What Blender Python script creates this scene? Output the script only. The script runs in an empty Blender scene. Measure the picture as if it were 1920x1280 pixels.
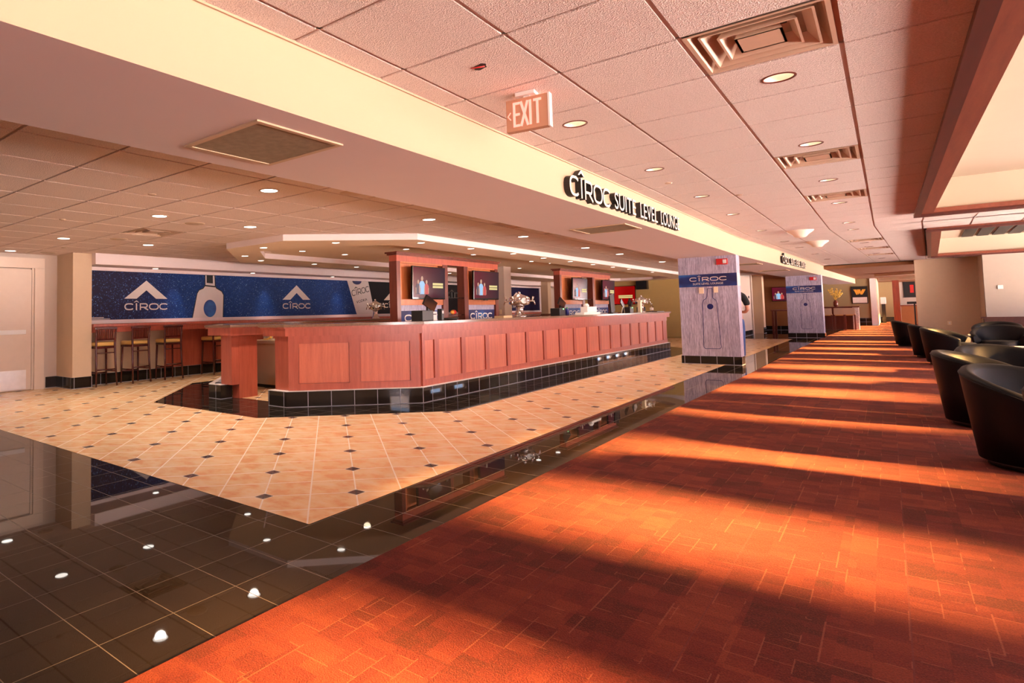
import bpy, bmesh, math, random
from mathutils import Vector, Matrix, Euler
R = math.radians
PI = math.pi
random.seed(4)
SC = bpy.context.scene
C = SC.collection

# ------------------------------------------------------------------ camera
def make_camera():
    yaw, pit, rol = -0.7037831, 0.0543164, -0.0219421
    f = Vector((math.sin(yaw)*math.cos(pit), math.cos(yaw)*math.cos(pit), math.sin(pit)))
    r = Vector((math.cos(yaw), -math.sin(yaw), 0)); u = r.cross(f)
    c, s = math.cos(rol), math.sin(rol)
    r2 = c*r + s*u; u2 = -s*r + c*u
    m = Matrix(((r2.x, u2.x, -f.x, 0), (r2.y, u2.y, -f.y, 0), (r2.z, u2.z, -f.z, 1.2), (0, 0, 0, 1)))
    cd = bpy.data.cameras.new('camera'); cam = bpy.data.objects.new('camera', cd); C.objects.link(cam)
    cam.matrix_world = m
    cd.sensor_width = 36; cd.lens = 1122.41/1920*36
    cd.shift_x = (960-709.3)/1920; cd.shift_y = (527.1-640)/1920
    cd.clip_start = 0.05; cd.clip_end = 200
    SC.camera = cam
make_camera()

# ------------------------------------------------------------------ world, sun, exposure
vs = SC.view_settings
vs.view_transform = 'Standard'; vs.look = 'None'; vs.gamma = 1; vs.use_curve_mapping = False
vs.exposure = 0.10
w = bpy.data.worlds.new('sky'); SC.world = w; w.use_nodes = True
bg = w.node_tree.nodes['Background']
# daylight: blue sky above, brightened warm half below the horizon, added to light the ceiling
_t = w.node_tree; _tc = _t.nodes.new('ShaderNodeTexCoord'); _sx = _t.nodes.new('ShaderNodeSeparateXYZ'); _cr = _t.nodes.new('ShaderNodeValToRGB')
_mr = _t.nodes.new('ShaderNodeMapRange'); _t.links.new(_tc.outputs['Generated'], _sx.inputs[0]); _t.links.new(_sx.outputs[2], _mr.inputs[0])
_mr.inputs[1].default_value = -0.5; _mr.inputs[2].default_value = 0.5; _t.links.new(_mr.outputs[0], _cr.inputs[0])
_e = _cr.color_ramp.elements; _e[0].position = 0.44; _e[0].color = (1.0, 0.79, 0.70, 1); _e[1].position = 0.54; _e[1].color = (0.13, 0.17, 0.25, 1)
_t.links.new(_cr.outputs[0], bg.inputs[0]); bg.inputs[1].default_value = 84.0
def light(kind, name, loc, energy, color=(1, 1, 1), rot=(0, 0, 0), **kw):
    d = bpy.data.lights.new(name, kind); d.energy = energy; d.color = color
    for k, v in kw.items(): setattr(d, k, v)
    o = bpy.data.objects.new(name, d); C.objects.link(o); o.location = loc; o.rotation_euler = rot
    return o
SUN_EL = 17
sd = Vector((-math.cos(R(SUN_EL)), -0.03, -math.sin(R(SUN_EL))))
sun = light('SUN', 'sun', (12, 8, 6), 170.0, (1.0, 0.52, 0.15), angle=R(4.5))
sun.rotation_euler = sd.to_track_quat('-Z', 'Y').to_euler()
portal = light('AREA', 'window_daylight_portal', (6.35, 22, 1.7), 1.0, (1, 1, 1), (0, R(90), 0), shape='RECTANGLE', size=2.4, size_y=60)
portal.data.cycles.is_portal = True

# ------------------------------------------------------------------ node helpers
class NT:
    def __init__(s, name):
        s.m = bpy.data.materials.new(name); s.m.use_nodes = True
        s.t = s.m.node_tree; s.t.nodes.clear()
        s.out = s.t.nodes.new('ShaderNodeOutputMaterial')
        s.b = s.t.nodes.new('ShaderNodeBsdfPrincipled'); s.t.links.new(s.b.outputs[0], s.out.inputs[0])
    def put(s, inp, v):
        if isinstance(v, bpy.types.NodeSocket): s.t.links.new(v, inp)
        elif isinstance(v, tuple) and len(v) == 3 and inp.type == 'RGBA': inp.default_value = (*v, 1)
        else: inp.default_value = v
    def n(s, kind, ins=None, out=0, **kw):
        nd = s.t.nodes.new(kind)
        for k, v in kw.items(): setattr(nd, k, v)
        for k, v in (ins or {}).items(): s.put(nd.inputs[k], v)
        return nd.outputs[out]
    def M(s, op, a, b=0.0, c=0.0): return s.n('ShaderNodeMath', {0: a, 1: b, 2: c}, operation=op)
    def pos(s): return s.n('ShaderNodeTexCoord', out=3)
    def xyz(s, v):
        nd = s.t.nodes.new('ShaderNodeSeparateXYZ'); s.t.links.new(v, nd.inputs[0]); return nd.outputs
    def vec(s, x, y, z=0.0): return s.n('ShaderNodeCombineXYZ', {0: x, 1: y, 2: z})
    def scale(s, v, sc): return s.n('ShaderNodeVectorMath', {0: v, 1: sc}, operation='MULTIPLY')
    def noise(s, v, sc, det=3.0, rough=0.5, col=False): return s.n('ShaderNodeTexNoise', {'Vector': v, 'Scale': sc, 'Detail': det, 'Roughness': rough}, out=1 if col else 0)
    def wn(s, v): return s.n('ShaderNodeTexWhiteNoise', {0: v}, noise_dimensions='3D')
    def mix(s, f, a, b, mode='MIX'):
        nd = s.t.nodes.new('ShaderNodeMix'); nd.data_type = 'RGBA'; nd.blend_type = mode
        s.put(nd.inputs[0], f); s.put(nd.inputs[6], a); s.put(nd.inputs[7], b); return nd.outputs[2]
    def ramp(s, f, stops):
        nd = s.t.nodes.new('ShaderNodeValToRGB'); s.put(nd.inputs[0], f)
        e = nd.color_ramp.elements
        while len(e) < len(stops): e.new(0.5)
        for i, (p, c) in enumerate(stops): e[i].position = p; e[i].color = (*c, 1) if len(c) == 3 else c
        return nd.outputs[0]
    def map(s, v, a, b, c, d): return s.n('ShaderNodeMapRange', {0: v, 1: a, 2: b, 3: c, 4: d})
    def bump(s, h, st, dist=0.01): s.put(s.b.inputs['Normal'], s.n('ShaderNodeBump', {'Strength': st, 'Distance': dist, 'Height': h}))
    def set(s, **kw):
        for k, v in kw.items(): s.put(s.b.inputs[k.replace('_', ' ')], v)
        return s.m

def plain(name, col, rough=0.5, metal=0.0, spec=0.5, var=0.06, sc=9.0, bumps=0.0, emis=None, es=0.0, coat=0.0):
    s = NT(name); p = s.pos()
    f = s.noise(p, sc, 4.0)
    c2 = tuple(min(1, x*(1+var*2)) for x in col); c1 = tuple(x*(1-var*2) for x in col)
    s.set(Base_Color=s.mix(f, c1, c2), Roughness=rough, Metallic=metal)
    s.b.inputs['Specular IOR Level'].default_value = spec
    s.b.inputs['Coat Weight'].default_value = coat
    if bumps: s.bump(s.noise(p, sc*12, 3.0), bumps, 0.004)
    if emis: s.set(Emission_Color=emis, Emission_Strength=es)
    return s.m

def wood(name, dark, lite, rough=0.35, axis='z'):
    s = NT(name); p = s.pos()
    sc = {'z': (14, 14, 1.1), 'x': (1.1, 14, 14), 'y': (14, 1.1, 14)}[axis]
    f = s.noise(s.scale(p, sc), 1.6, 6.0, 0.6)
    g = s.noise(s.scale(p, tuple(6*x for x in sc)), 2.5, 3.0)
    f2 = s.M('ADD', s.M('MULTIPLY', f, 0.75), s.M('MULTIPLY', g, 0.25))
    s.set(Base_Color=s.ramp(f2, [(0.3, dark), (0.7, lite)]), Roughness=rough)
    s.b.inputs['Coat Weight'].default_value = 0.25; s.b.inputs['Coat Roughness'].default_value = 0.2
    return s.m

def tile_black(name, sx=0.305, ox=-1.98, oy=1.05, vertical=False, gw=0.0019, gc=(0.16, 0.13, 0.11)):
    s = NT(name); p = s.n('ShaderNodeNewGeometry', out=0); o = s.xyz(p)
    if vertical:
        nn = s.xyz(s.n('ShaderNodeNewGeometry', out=3))
        u = s.M('ADD', s.M('MULTIPLY', o[0], s.M('ABSOLUTE', nn[1])), s.M('MULTIPLY', o[1], s.M('ABSOLUTE', nn[0]))); v = s.M('SUBTRACT', o[2], 0.006)
    else:
        u = s.M('SUBTRACT', o[0], ox); v = s.M('SUBTRACT', o[1], oy)
    def edge(q, size):
        fr = s.M('FRACT', s.M('ADD', s.M('DIVIDE', q, size), 100.0))
        return s.M('MULTIPLY', s.M('MINIMUM', fr, s.M('SUBTRACT', 1.0, fr)), size)
    d = s.M('MINIMUM', edge(u, sx), edge(v, 0.2 if vertical else sx))
    g = s.M('LESS_THAN', d, gw)
    cell = s.vec(s.M('FLOOR', s.M('DIVIDE', u, sx)), s.M('FLOOR', s.M('DIVIDE', v, sx)))
    rn = s.wn(cell)
    base = s.mix(rn, (0.012, 0.009, 0.008), (0.022, 0.016, 0.012))
    base = s.mix(s.M('GREATER_THAN', s.noise(p, 260.0, 1.0), 0.72), base, (0.06, 0.045, 0.035))
    s.set(Base_Color=s.mix(g, base, gc), Roughness=s.M('ADD', s.M('MULTIPLY', g, 0.5), s.map(s.noise(p, 3.0), 0.0, 1.0, 0.012, 0.03)))
    s.b.inputs['Specular IOR Level'].default_value = 0.22
    s.bump(s.M('SUBTRACT', 1.0, g), 0.25, 0.002)
    return s.m

def tile_beige():
    s = NT('beige_floor_tile'); p = s.pos(); o = s.xyz(p)
    S = 0.87
    a = s.M('DIVIDE', s.M('ADD', s.M('ADD', o[0], o[1]), 0.65), S)       # diamonds at integer a, b
    b = s.M('DIVIDE', s.M('ADD', s.M('SUBTRACT', o[0], o[1]), 5.82), S)
    def near(q, n):                                                     # distance to nearest 1/n
        fr = s.M('FRACT', s.M('ADD', s.M('MULTIPLY', q, n), 200.5)); return s.M('DIVIDE', s.M('ABSOLUTE', s.M('SUBTRACT', fr, 0.5)), n)
    line = s.M('MINIMUM', near(a, 2.0), near(b, 2.0))
    g = s.M('LESS_THAN', line, 0.0085)
    # diamond: axis aligned square |x|<h -> max(|da+db|,|da-db|)
    fa = s.M('SUBTRACT', s.M('FRACT', s.M('ADD', a, 200.5)), 0.5); fb = s.M('SUBTRACT', s.M('FRACT', s.M('ADD', b, 200.5)), 0.5)
    dd = s.M('MAXIMUM', s.M('ABSOLUTE', s.M('ADD', fa, fb)), s.M('ABSOLUTE', s.M('SUBTRACT', fa, fb)))
    dia = s.M('LESS_THAN', dd, 0.098); ring = s.M('LESS_THAN', dd, 0.115)
    cell = s.vec(s.M('FLOOR', s.M('MULTIPLY', a, 2.0)), s.M('FLOOR', s.M('MULTIPLY', b, 2.0)))
    rn = s.wn(cell)
    q = s.n('ShaderNodeVectorMath', {0: p, 1: s.scale(cell, (0.37, 0.91, 0.0))}, operation='ADD')
    nz = s.noise(s.scale(q, (1.0, 1.5, 1.0)), 4.5, 5.0, 0.62)
    nz2 = s.noise(q, 16.0, 4.0)
    base = s.ramp(nz, [(0.36, (0.66, 0.27, 0.09)), (0.48, (0.74, 0.45, 0.22)), (0.60, (0.78, 0.56, 0.34))])
    base = s.mix(s.M('MULTIPLY', nz2, 0.4), base, (0.80, 0.62, 0.42))
    base = s.mix(s.M('MULTIPLY', rn, 0.16), base, (0.74, 0.42, 0.17))
    base = s.mix(g, base, (0.70, 0.60, 0.50))
    base = s.mix(ring, base, (0.70, 0.60, 0.50))
    rd = s.wn(s.vec(s.M('ROUND', a), s.M('ROUND', b), 3.0))
    base = s.mix(dia, base, s.mix(rd, (0.022, 0.010, 0.012), (0.075, 0.022, 0.02)))
    s.set(Base_Color=base, Roughness=s.M('ADD', 0.24, s.M('MULTIPLY', g, 0.4)))
    s.bump(s.M('SUBTRACT', 1.0, g), 0.35, 0.003)
    return s.m

def carpet_mat():
    s = NT('rust_carpet'); p = s.pos(); o = s.xyz(p)
    T = 0.61
    tx = s.M('FLOOR', s.M('DIVIDE', o[0], T)); ty = s.M('FLOOR', s.M('DIVIDE', o[1], T*1.5))
    # blocky weave: brick-like cells of two sizes with jitter
    def cells(w_, h_, seed):
        row = s.M('FLOOR', s.M('DIVIDE', o[0], h_))
        sh = s.M('MULTIPLY', s.wn(s.vec(row, seed)), 0.7)
        cu = s.M('FLOOR', s.M('DIVIDE', s.M('ADD', o[1], sh), w_))
        v = s.wn(s.vec(row, cu, seed))
        fu = s.M('FRACT', s.M('ADD', s.M('DIVIDE', s.M('ADD', o[1], sh), w_), 50.0)); fv = s.M('FRACT', s.M('ADD', s.M('DIVIDE', o[0], h_), 50.0))
        eu = s.M('MULTIPLY', s.M('MINIMUM', fu, s.M('SUBTRACT', 1.0, fu)), w_); ev = s.M('MULTIPLY', s.M('MINIMUM', fv, s.M('SUBTRACT', 1.0, fv)), h_)
        return v, s.M('MINIMUM', eu, ev)
    v1, e1 = cells(0.115, 0.10, 1.0); v2, e2 = cells(0.05, 0.17, 7.0); v3, e3 = cells(0.30, 0.24, 4.0)
    f = s.M('ADD', s.M('ADD', s.M('MULTIPLY', v1, 0.4), s.M('MULTIPLY', v2, 0.2)), s.M('MULTIPLY', v3, 0.4))
    base = s.ramp(f, [(0.2, (0.055, 0.006, 0.006)), (0.5, (0.10, 0.0095, 0.009)), (0.85, (0.16, 0.026, 0.014))])
    lin = s.M('MULTIPLY', s.M('LESS_THAN', e1, 0.0022), s.M('GREATER_THAN', s.noise(p, 4.0, 2.0), 0.56))
    lin2 = s.M('MULTIPLY', s.M('LESS_THAN', e3, 0.003), s.M('GREATER_THAN', s.noise(p, 2.6, 2.0), 0.55))
    base = s.mix(s.M('MULTIPLY', s.M('MAXIMUM', lin, lin2), 0.4), base, (0.30, 0.10, 0.05))
    sp = s.noise(p, 170.0, 2.0, 0.7)
    base = s.mix(s.map(sp, 0.50, 0.72, 0.0, 0.40), base, (0.23, 0.040, 0.020))
    base = s.mix(s.map(sp, 0.50, 0.30, 0.0, 0.5), base, (0.035, 0.003, 0.004))
    fx = s.M('FRACT', s.M('ADD', s.M('DIVIDE', o[0], T), 50.0))
    seam = s.M('LESS_THAN', fx, 0.01)
    base = s.mix(s.M('MULTIPLY', seam, 0.5), base, (0.10, 0.02, 0.02))
    s.set(Base_Color=base, Roughness=0.95)
    s.b.inputs['Specular IOR Level'].default_value = 0.15
    s.b.inputs['Sheen Weight'].default_value = 0.05; s.b.inputs['Sheen Tint'].default_value = (1.0, 0.55, 0.35, 1)
    s.bump(sp, 0.5, 0.006)
    return s.m

def ceiling_tile_mat(name, col):
    s = NT(name); p = s.pos()
    n1 = s.n('ShaderNodeTexVoronoi', {'Vector': s.scale(p, (1, 1, 0.2)), 'Scale': 150.0}, out=0)
    n2 = s.noise(p, 95.0, 3.0, 0.7)
    h = s.M('ADD', s.M('MULTIPLY', n1, 0.5), n2)
    s.set(Base_Color=s.mix(s.map(n2, 0.35, 0.65, 0.0, 1.0), tuple(x*0.80 for x in col), col), Roughness=0.95)
    s.b.inputs['Specular IOR Level'].default_value = 0.1
    s.bump(h, 0.9, 0.012)
    return s.m

def mural_mat():
    s = NT('mural_print'); p = s.pos(); o = s.xyz(p)
    y = o[1]
    yz = s.vec(s.M('MULTIPLY', y, 1.0), o[2])
    big = s.n('ShaderNodeTexVoronoi', {'Vector': yz, 'Scale': 17.0}, out=0, feature='F1')
    sm = s.n('ShaderNodeTexVoronoi', {'Vector': yz, 'Scale': 34.0}, out=0, feature='F1')
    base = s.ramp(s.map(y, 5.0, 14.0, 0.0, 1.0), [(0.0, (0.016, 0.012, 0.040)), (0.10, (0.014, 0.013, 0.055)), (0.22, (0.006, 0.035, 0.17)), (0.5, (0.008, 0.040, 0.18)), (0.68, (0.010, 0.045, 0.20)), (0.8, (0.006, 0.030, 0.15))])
    base = s.mix(s.map(sm, 0.34, 0.16, 0.0, 0.8), base, (0.05, 0.14, 0.42))
    base = s.mix(s.map(big, 0.34, 0.24, 0.0, 0.7), base, (0.003, 0.012, 0.07))
    base = s.mix(s.map(big, 0.20, 0.08, 0.0, 0.9), base, (0.22, 0.42, 0.80))
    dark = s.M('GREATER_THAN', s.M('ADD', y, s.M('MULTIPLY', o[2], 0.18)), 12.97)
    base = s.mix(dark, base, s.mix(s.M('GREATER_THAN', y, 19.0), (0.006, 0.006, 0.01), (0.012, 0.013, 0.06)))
    s.set(Base_Color=base, Roughness=0.55)
    s.b.inputs['Specular IOR Level'].default_value = 0.2
    return s.m

def wrap_mat():      # brushed metal look wrap, lavender grey with vertical streaks
    s = NT('brushed_wrap'); p = s.pos()
    f = s.noise(s.scale(p, (90, 90, 2.6)), 1.6, 3.0, 0.6)
    g = s.noise(s.scale(p, (220, 220, 14)), 1.0, 2.0)
    h = s.M('ADD', s.M('MULTIPLY', f, 0.6), s.M('MULTIPLY', g, 0.4))
    s.set(Base_Color=s.ramp(h, [(0.36, (0.20, 0.18, 0.27)), (0.5, (0.40, 0.37, 0.50)), (0.64, (0.66, 0.62, 0.76))]), Roughness=0.45)
    return s.m

def band_mat():
    s = NT('blue_banner_print'); p = s.pos()
    f = s.noise(s.scale(p, (1.5, 1.5, 2.5)), 1.6, 2.0)
    s.set(Base_Color=s.ramp(f, [(0.35, (0.010, 0.012, 0.085)), (0.5, (0.012, 0.035, 0.19)), (0.68, (0.022, 0.13, 0.42))]), Roughness=0.5)
    return s.m

def glass_mat(name, col=(1, 1, 1), rough=0.0):
    s = NT(name); s.set(Base_Color=col, Roughness=rough)
    s.b.inputs['Transmission Weight'].default_value = 1.0; s.b.inputs['IOR'].default_value = 1.45
    return s.m

def emit(name, col, st, base=(0.8, 0.8, 0.8)):
    s = NT(name); f = s.noise(s.pos(), 3.0)
    s.set(Base_Color=base, Emission_Color=s.mix(f, tuple(x*0.96 for x in col), col), Emission_Strength=st, Roughness=0.4)
    return s.m

MAT = dict(
    tileR=ceiling_tile_mat('acoustic_tile_pinkish', (0.90, 0.78, 0.73)),
    tileL=ceiling_tile_mat('acoustic_tile_tan', (0.97, 0.80, 0.73)),
    tbar=plain('ceiling_t_bar', (0.50, 0.33, 0.26), 0.5),
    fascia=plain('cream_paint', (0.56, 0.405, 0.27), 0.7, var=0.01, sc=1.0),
    soffit=plain('mauve_soffit_paint', (0.68, 0.57, 0.57), 0.8, var=0.015, sc=2.0),
    ringside=plain('pale_drywall', (0.85, 0.74, 0.74), 0.8, var=0.01),
    ring=plain('tan_drywall', (0.93, 0.77, 0.60), 0.8, var=0.02),
    coffer=plain('coffer_paint', (0.52, 0.44, 0.33), 0.8, var=0.02, sc=2.0),
    wall=plain('tan_wall_paint', (0.66, 0.50, 0.35), 0.85, var=0.02, bumps=0.15),
    wallp=plain('pale_pink_wall_paint', (0.62, 0.51, 0.44), 0.85, var=0.015),
    ochre=plain('ochre_wall_paint', (0.60, 0.41, 0.15), 0.85, var=0.02, bumps=0.1),
    dimwall=plain('khaki_wall_paint', (0.36, 0.27, 0.14), 0.85, var=0.02),
    wallc=plain('cream_wall_paint', (0.42, 0.36, 0.30), 0.85, var=0.015),
    brown=plain('brown_wall_paint', (0.27, 0.11, 0.04), 0.8, var=0.03),
    beigedoor=plain('beige_door_paint', (0.74, 0.60, 0.50), 0.45, var=0.02),
    cherry=wood('cherry_wood', (0.34, 0.065, 0.038), (0.52, 0.12, 0.072)),
    cherryp=wood('cherry_panel_wood', (0.52, 0.12, 0.068), (0.72, 0.21, 0.12)),
    mahog=wood('mahogany_wood', (0.10, 0.016, 0.010), (0.19, 0.036, 0.02), 0.3),
    mahogy=wood('mahogany_trim_wood', (0.055, 0.008, 0.004), (0.10, 0.016, 0.008), 0.45, 'y'),
    redtrim=wood('red_trim_wood', (0.16, 0.03, 0.012), (0.26, 0.06, 0.025), 0.5, 'y'),
    orangew=wood('orange_cherry_wood', (0.50, 0.13, 0.04), (0.66, 0.22, 0.08)),
    stoolw=wood('dark_red_stool_wood', (0.05, 0.007, 0.006), (0.11, 0.016, 0.014), 0.22),
    granite=plain('brown_granite', (0.20, 0.11, 0.07), 0.12, var=0.3, sc=60),
    black=plain('black_plastic', (0.012, 0.012, 0.014), 0.35, var=0.1),
    blackgloss=plain('black_gloss', (0.01, 0.01, 0.012), 0.08, var=0.1),
    leather=plain('black_leather', (0.004, 0.004, 0.006), 0.44, var=0.15, sc=14, bumps=0.2, spec=0.15),
    seatf=plain('mustard_seat_vinyl', (0.74, 0.46, 0.14), 0.45, var=0.04),
    chrome=plain('chrome', (0.82, 0.80, 0.80), 0.09, 1.0, var=0.02),
    plate=plain('bright_metal_plate', (0.85, 0.82, 0.80), 0.35, 0.5), steel=plain('brushed_steel', (0.60, 0.48, 0.36), 0.42, 0.35, var=0.05, sc=3),
    grille=plain('olive_mesh_grille', (0.27, 0.21, 0.14), 0.7, var=0.2, sc=18, bumps=0.6),
    diff=plain('tan_diffuser_metal', (0.62, 0.45, 0.33), 0.4, var=0.03),
    white=plain('white_plastic', (0.85, 0.82, 0.80), 0.4, var=0.02),
    cream=plain('ivory_plastic', (0.86, 0.72, 0.52), 0.4, var=0.02),
    red=plain('red_plastic', (0.55, 0.02, 0.02), 0.35, var=0.03),
    silver=plain('silver_print', (0.72, 0.64, 0.60), 0.4, var=0.03),
    lettblack=plain('black_lettering', (0.008, 0.007, 0.007), 0.5),
    lettcream=plain('cream_lettering', (0.93, 0.80, 0.66), 0.5, var=0.02),
    navy=plain('navy_print', (0.010, 0.015, 0.13), 0.35, var=0.1),
    greyprint=plain('pale_print', (0.74, 0.66, 0.63), 0.5, var=0.02),
    carton=plain('brown_cardboard', (0.55, 0.36, 0.2), 0.8, var=0.04),
    gold=plain('gold_foliage', (0.85, 0.55, 0.10), 0.5, var=0.1),
    amber=plain('amber_print', (0.82, 0.38, 0.04), 0.5),
    skin=plain('skin', (0.62, 0.30, 0.20), 0.55, var=0.05),
    shirt=plain('black_cotton', (0.015, 0.015, 0.017), 0.9, var=0.2),
    denim=plain('blue_denim', (0.04, 0.09, 0.26), 0.85, var=0.15),
    hair=plain('dark_hair', (0.03, 0.015, 0.01), 0.6, var=0.2),
    tb=tile_black('black_floor_tile'), tbv=tile_black('black_base_tile', 0.305, vertical=True, gw=0.004, gc=(0.42, 0.42, 0.48)), beige=tile_beige(), carpet=carpet_mat(),
    mural=mural_mat(), wrap=wrap_mat(), band=band_mat(), glass=glass_mat('clear_glass'), gshelf=glass_mat('shelf_glass', (0.85, 0.95, 0.85)),
    lampw=emit('warm_white_lamp', (1.0, 0.93, 0.84), 7.0), lampc=emit('bulb_glow', (1.0, 0.86, 0.70), 5.0),
    reflector=plain('lamp_reflector', (0.92, 0.80, 0.66), 0.4, 0.2, var=0.1),
    exitred=emit('exit_letter_glow', (1.0, 0.26, 0.20), 1.9, (0.85, 0.20, 0.16)), led=emit('green_led', (0.05, 1.0, 0.2), 3.0),
    exitbody=plain('exit_sign_body', (0.55, 0.30, 0.19), 0.45, var=0.02),
    paper=plain('white_paper', (0.86, 0.80, 0.76), 0.8), green=plain('green_plastic', (0.04, 0.32, 0.08), 0.4),
    marble=plain('veined_pale_stone', (0.62, 0.60, 0.58), 0.4, var=0.35, sc=22), )

# ------------------------------------------------------------------ mesh helpers
def bm_new(): return bmesh.new()
def box(bm, x0, x1, y0, y1, z0, z1, mi=0, M=None, bev=0.0):
    vs_ = [Vector((x, y, z)) for x in (x0, x1) for y in (y0, y1) for z in (z0, z1)]
    if M: vs_ = [M @ v for v in vs_]
    v = [bm.verts.new(p) for p in vs_]
    fs = [(0, 1, 3, 2), (4, 6, 7, 5), (0, 4, 5, 1), (2, 3, 7, 6), (0, 2, 6, 4), (1, 5, 7, 3)]
    nf = []
    for q in fs:
        f = bm.faces.new([v[i] for i in q]); f.material_index = mi; nf.append(f)
    if bev:
        es = list({e for f in nf for e in f.edges})
        r = bmesh.ops.bevel(bm, geom=es, offset=bev, segments=2, affect='EDGES', profile=0.6)
        for f in r['faces']: f.material_index = mi
def prism(bm, poly, z0, z1, mi=0, side=None, top=None):
    a = [bm.verts.new((p[0], p[1], z0)) for p in poly]; b = [bm.verts.new((p[0], p[1], z1)) for p in poly]
    n = len(poly)
    f = bm.faces.new(a[::-1]); f.material_index = mi
    f = bm.faces.new(b); f.material_index = mi if top is None else top
    for i in range(n):
        f = bm.faces.new([a[i], a[(i+1) % n], b[(i+1) % n], b[i]]); f.material_index = mi if side is None else side
def ringprism(bm, outer, inner, z0, z1, mi=0, side=None):
    n = len(outer); V = []
    for P in (outer, inner):
        for z in (z0, z1): V.append([bm.verts.new((p[0], p[1], z)) for p in P])
    oa, ob, ia, ib = V; s_ = mi if side is None else side
    for i in range(n):
        j = (i+1) % n
        for q, m in (([oa[j], oa[i], ia[i], ia[j]], mi), ([ob[i], ob[j], ib[j], ib[i]], mi), ([oa[i], oa[j], ob[j], ob[i]], s_), ([ia[j], ia[i], ib[i], ib[j]], s_)):
            f = bm.faces.new(q); f.material_index = m
def lathe(bm, prof, n=24, c=(0, 0, 0), mi=0, smooth=True, M=None, cap=True):
    rings = []
    for r, z in prof:
        ring = []
        for i in range(n):
            a = 2*PI*i/n; p = Vector((c[0]+r*math.cos(a), c[1]+r*math.sin(a), c[2]+z))
            ring.append(bm.verts.new(M @ p if M else p))
        rings.append(ring)
    for k in range(len(rings)-1):
        for i in range(n):
            f = bm.faces.new([rings[k][i], rings[k][(i+1) % n], rings[k+1][(i+1) % n], rings[k+1][i]]); f.smooth = smooth; f.material_index = mi
    if cap:
        for ring, rv in ((rings[0], True), (rings[-1], False)):
            f = bm.faces.new(ring[::-1] if rv else ring); f.material_index = mi
def tube(bm, pts, r, n=10, mi=0):
    pts = [Vector(p) for p in pts]; rr = r if isinstance(r, (list, tuple)) else [r]*len(pts)
    rings = []
    for i, p in enumerate(pts):
        d = (pts[min(i+1, len(pts)-1)] - pts[max(i-1, 0)]).normalized()
        a = d.orthogonal().normalized() if i == 0 else (pa - d*pa.dot(d)).normalized()
        pa = a; b = d.cross(a)
        rings.append([bm.verts.new(p + rr[i]*(math.cos(2*PI*k/n)*a + math.sin(2*PI*k/n)*b)) for k in range(n)])
    for k in range(len(rings)-1):
        for i in range(n):
            f = bm.faces.new([rings[k][i], rings[k][(i+1) % n], rings[k+1][(i+1) % n], rings[k+1][i]]); f.smooth = True; f.material_index = mi
    f = bm.faces.new(rings[0][::-1]); f.material_index = mi; f = bm.faces.new(rings[-1]); f.material_index = mi
def ell(bm, c, r, mi=0, seg=16, M=None):
    T = Matrix.Translation(c) @ Matrix.Diagonal((*r, 1))
    if M: T = M @ T
    g = bmesh.ops.create_uvsphere(bm, u_segments=seg, v_segments=seg//2+2, radius=1, matrix=T)
    for v in g['verts']:
        for f in v.link_faces: f.smooth = True; f.material_index = mi
def plate(bm, pts2, F, d0=0.0, d1=0.004, mi=0):
    """polygon given in plane coords, thickened along plane normal. F=(origin, right, up)"""
    o, a, b = [Vector(q) for q in F]; n = a.cross(b)
    A = [bm.verts.new(o + a*x + b*y + n*d0) for x, y in pts2]; B = [bm.verts.new(o + a*x + b*y + n*d1) for x, y in pts2]
    k = len(A)
    f = bm.faces.new(A[::-1]); f.material_index = mi; f = bm.faces.new(B); f.material_index = mi
    for i in range(k):
        f = bm.faces.new([A[i], A[(i+1) % k], B[(i+1) % k], B[i]]); f.material_index = mi
def ribbon(bm, pts, wd, F, d0=0.0, d1=0.004, closed=False, mi=0):
    P = [Vector((x, y)) for x, y in pts]; n = len(P); L = []; Rr = []
    for i in range(n):
        p0 = P[(i-1) % n] if (closed or i > 0) else P[i]; p1 = P[(i+1) % n] if (closed or i < n-1) else P[i]
        d1_ = (P[i]-p0).normalized() if (P[i]-p0).length > 1e-9 else (p1-P[i]).normalized()
        d2_ = (p1-P[i]).normalized() if (p1-P[i]).length > 1e-9 else d1_
        t = (d1_+d2_).normalized(); nn = Vector((-t.y, t.x)); k = 1/max(0.5, nn.dot(Vector((-d2_.y, d2_.x))))
        L.append(P[i]+nn*wd/2*k); Rr.append(P[i]-nn*wd/2*k)
    for i in range(n if closed else n-1):
        j = (i+1) % n
        plate(bm, [tuple(Rr[i]), tuple(Rr[j]), tuple(L[j]), tuple(L[i])], F, d0, d1, mi)
def arc(cx, cy, rx, ry, a0, a1, n=14):
    return [(cx+rx*math.cos(R(a0+(a1-a0)*i/n)), cy+ry*math.sin(R(a0+(a1-a0)*i/n))) for i in range(n+1)]
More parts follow.
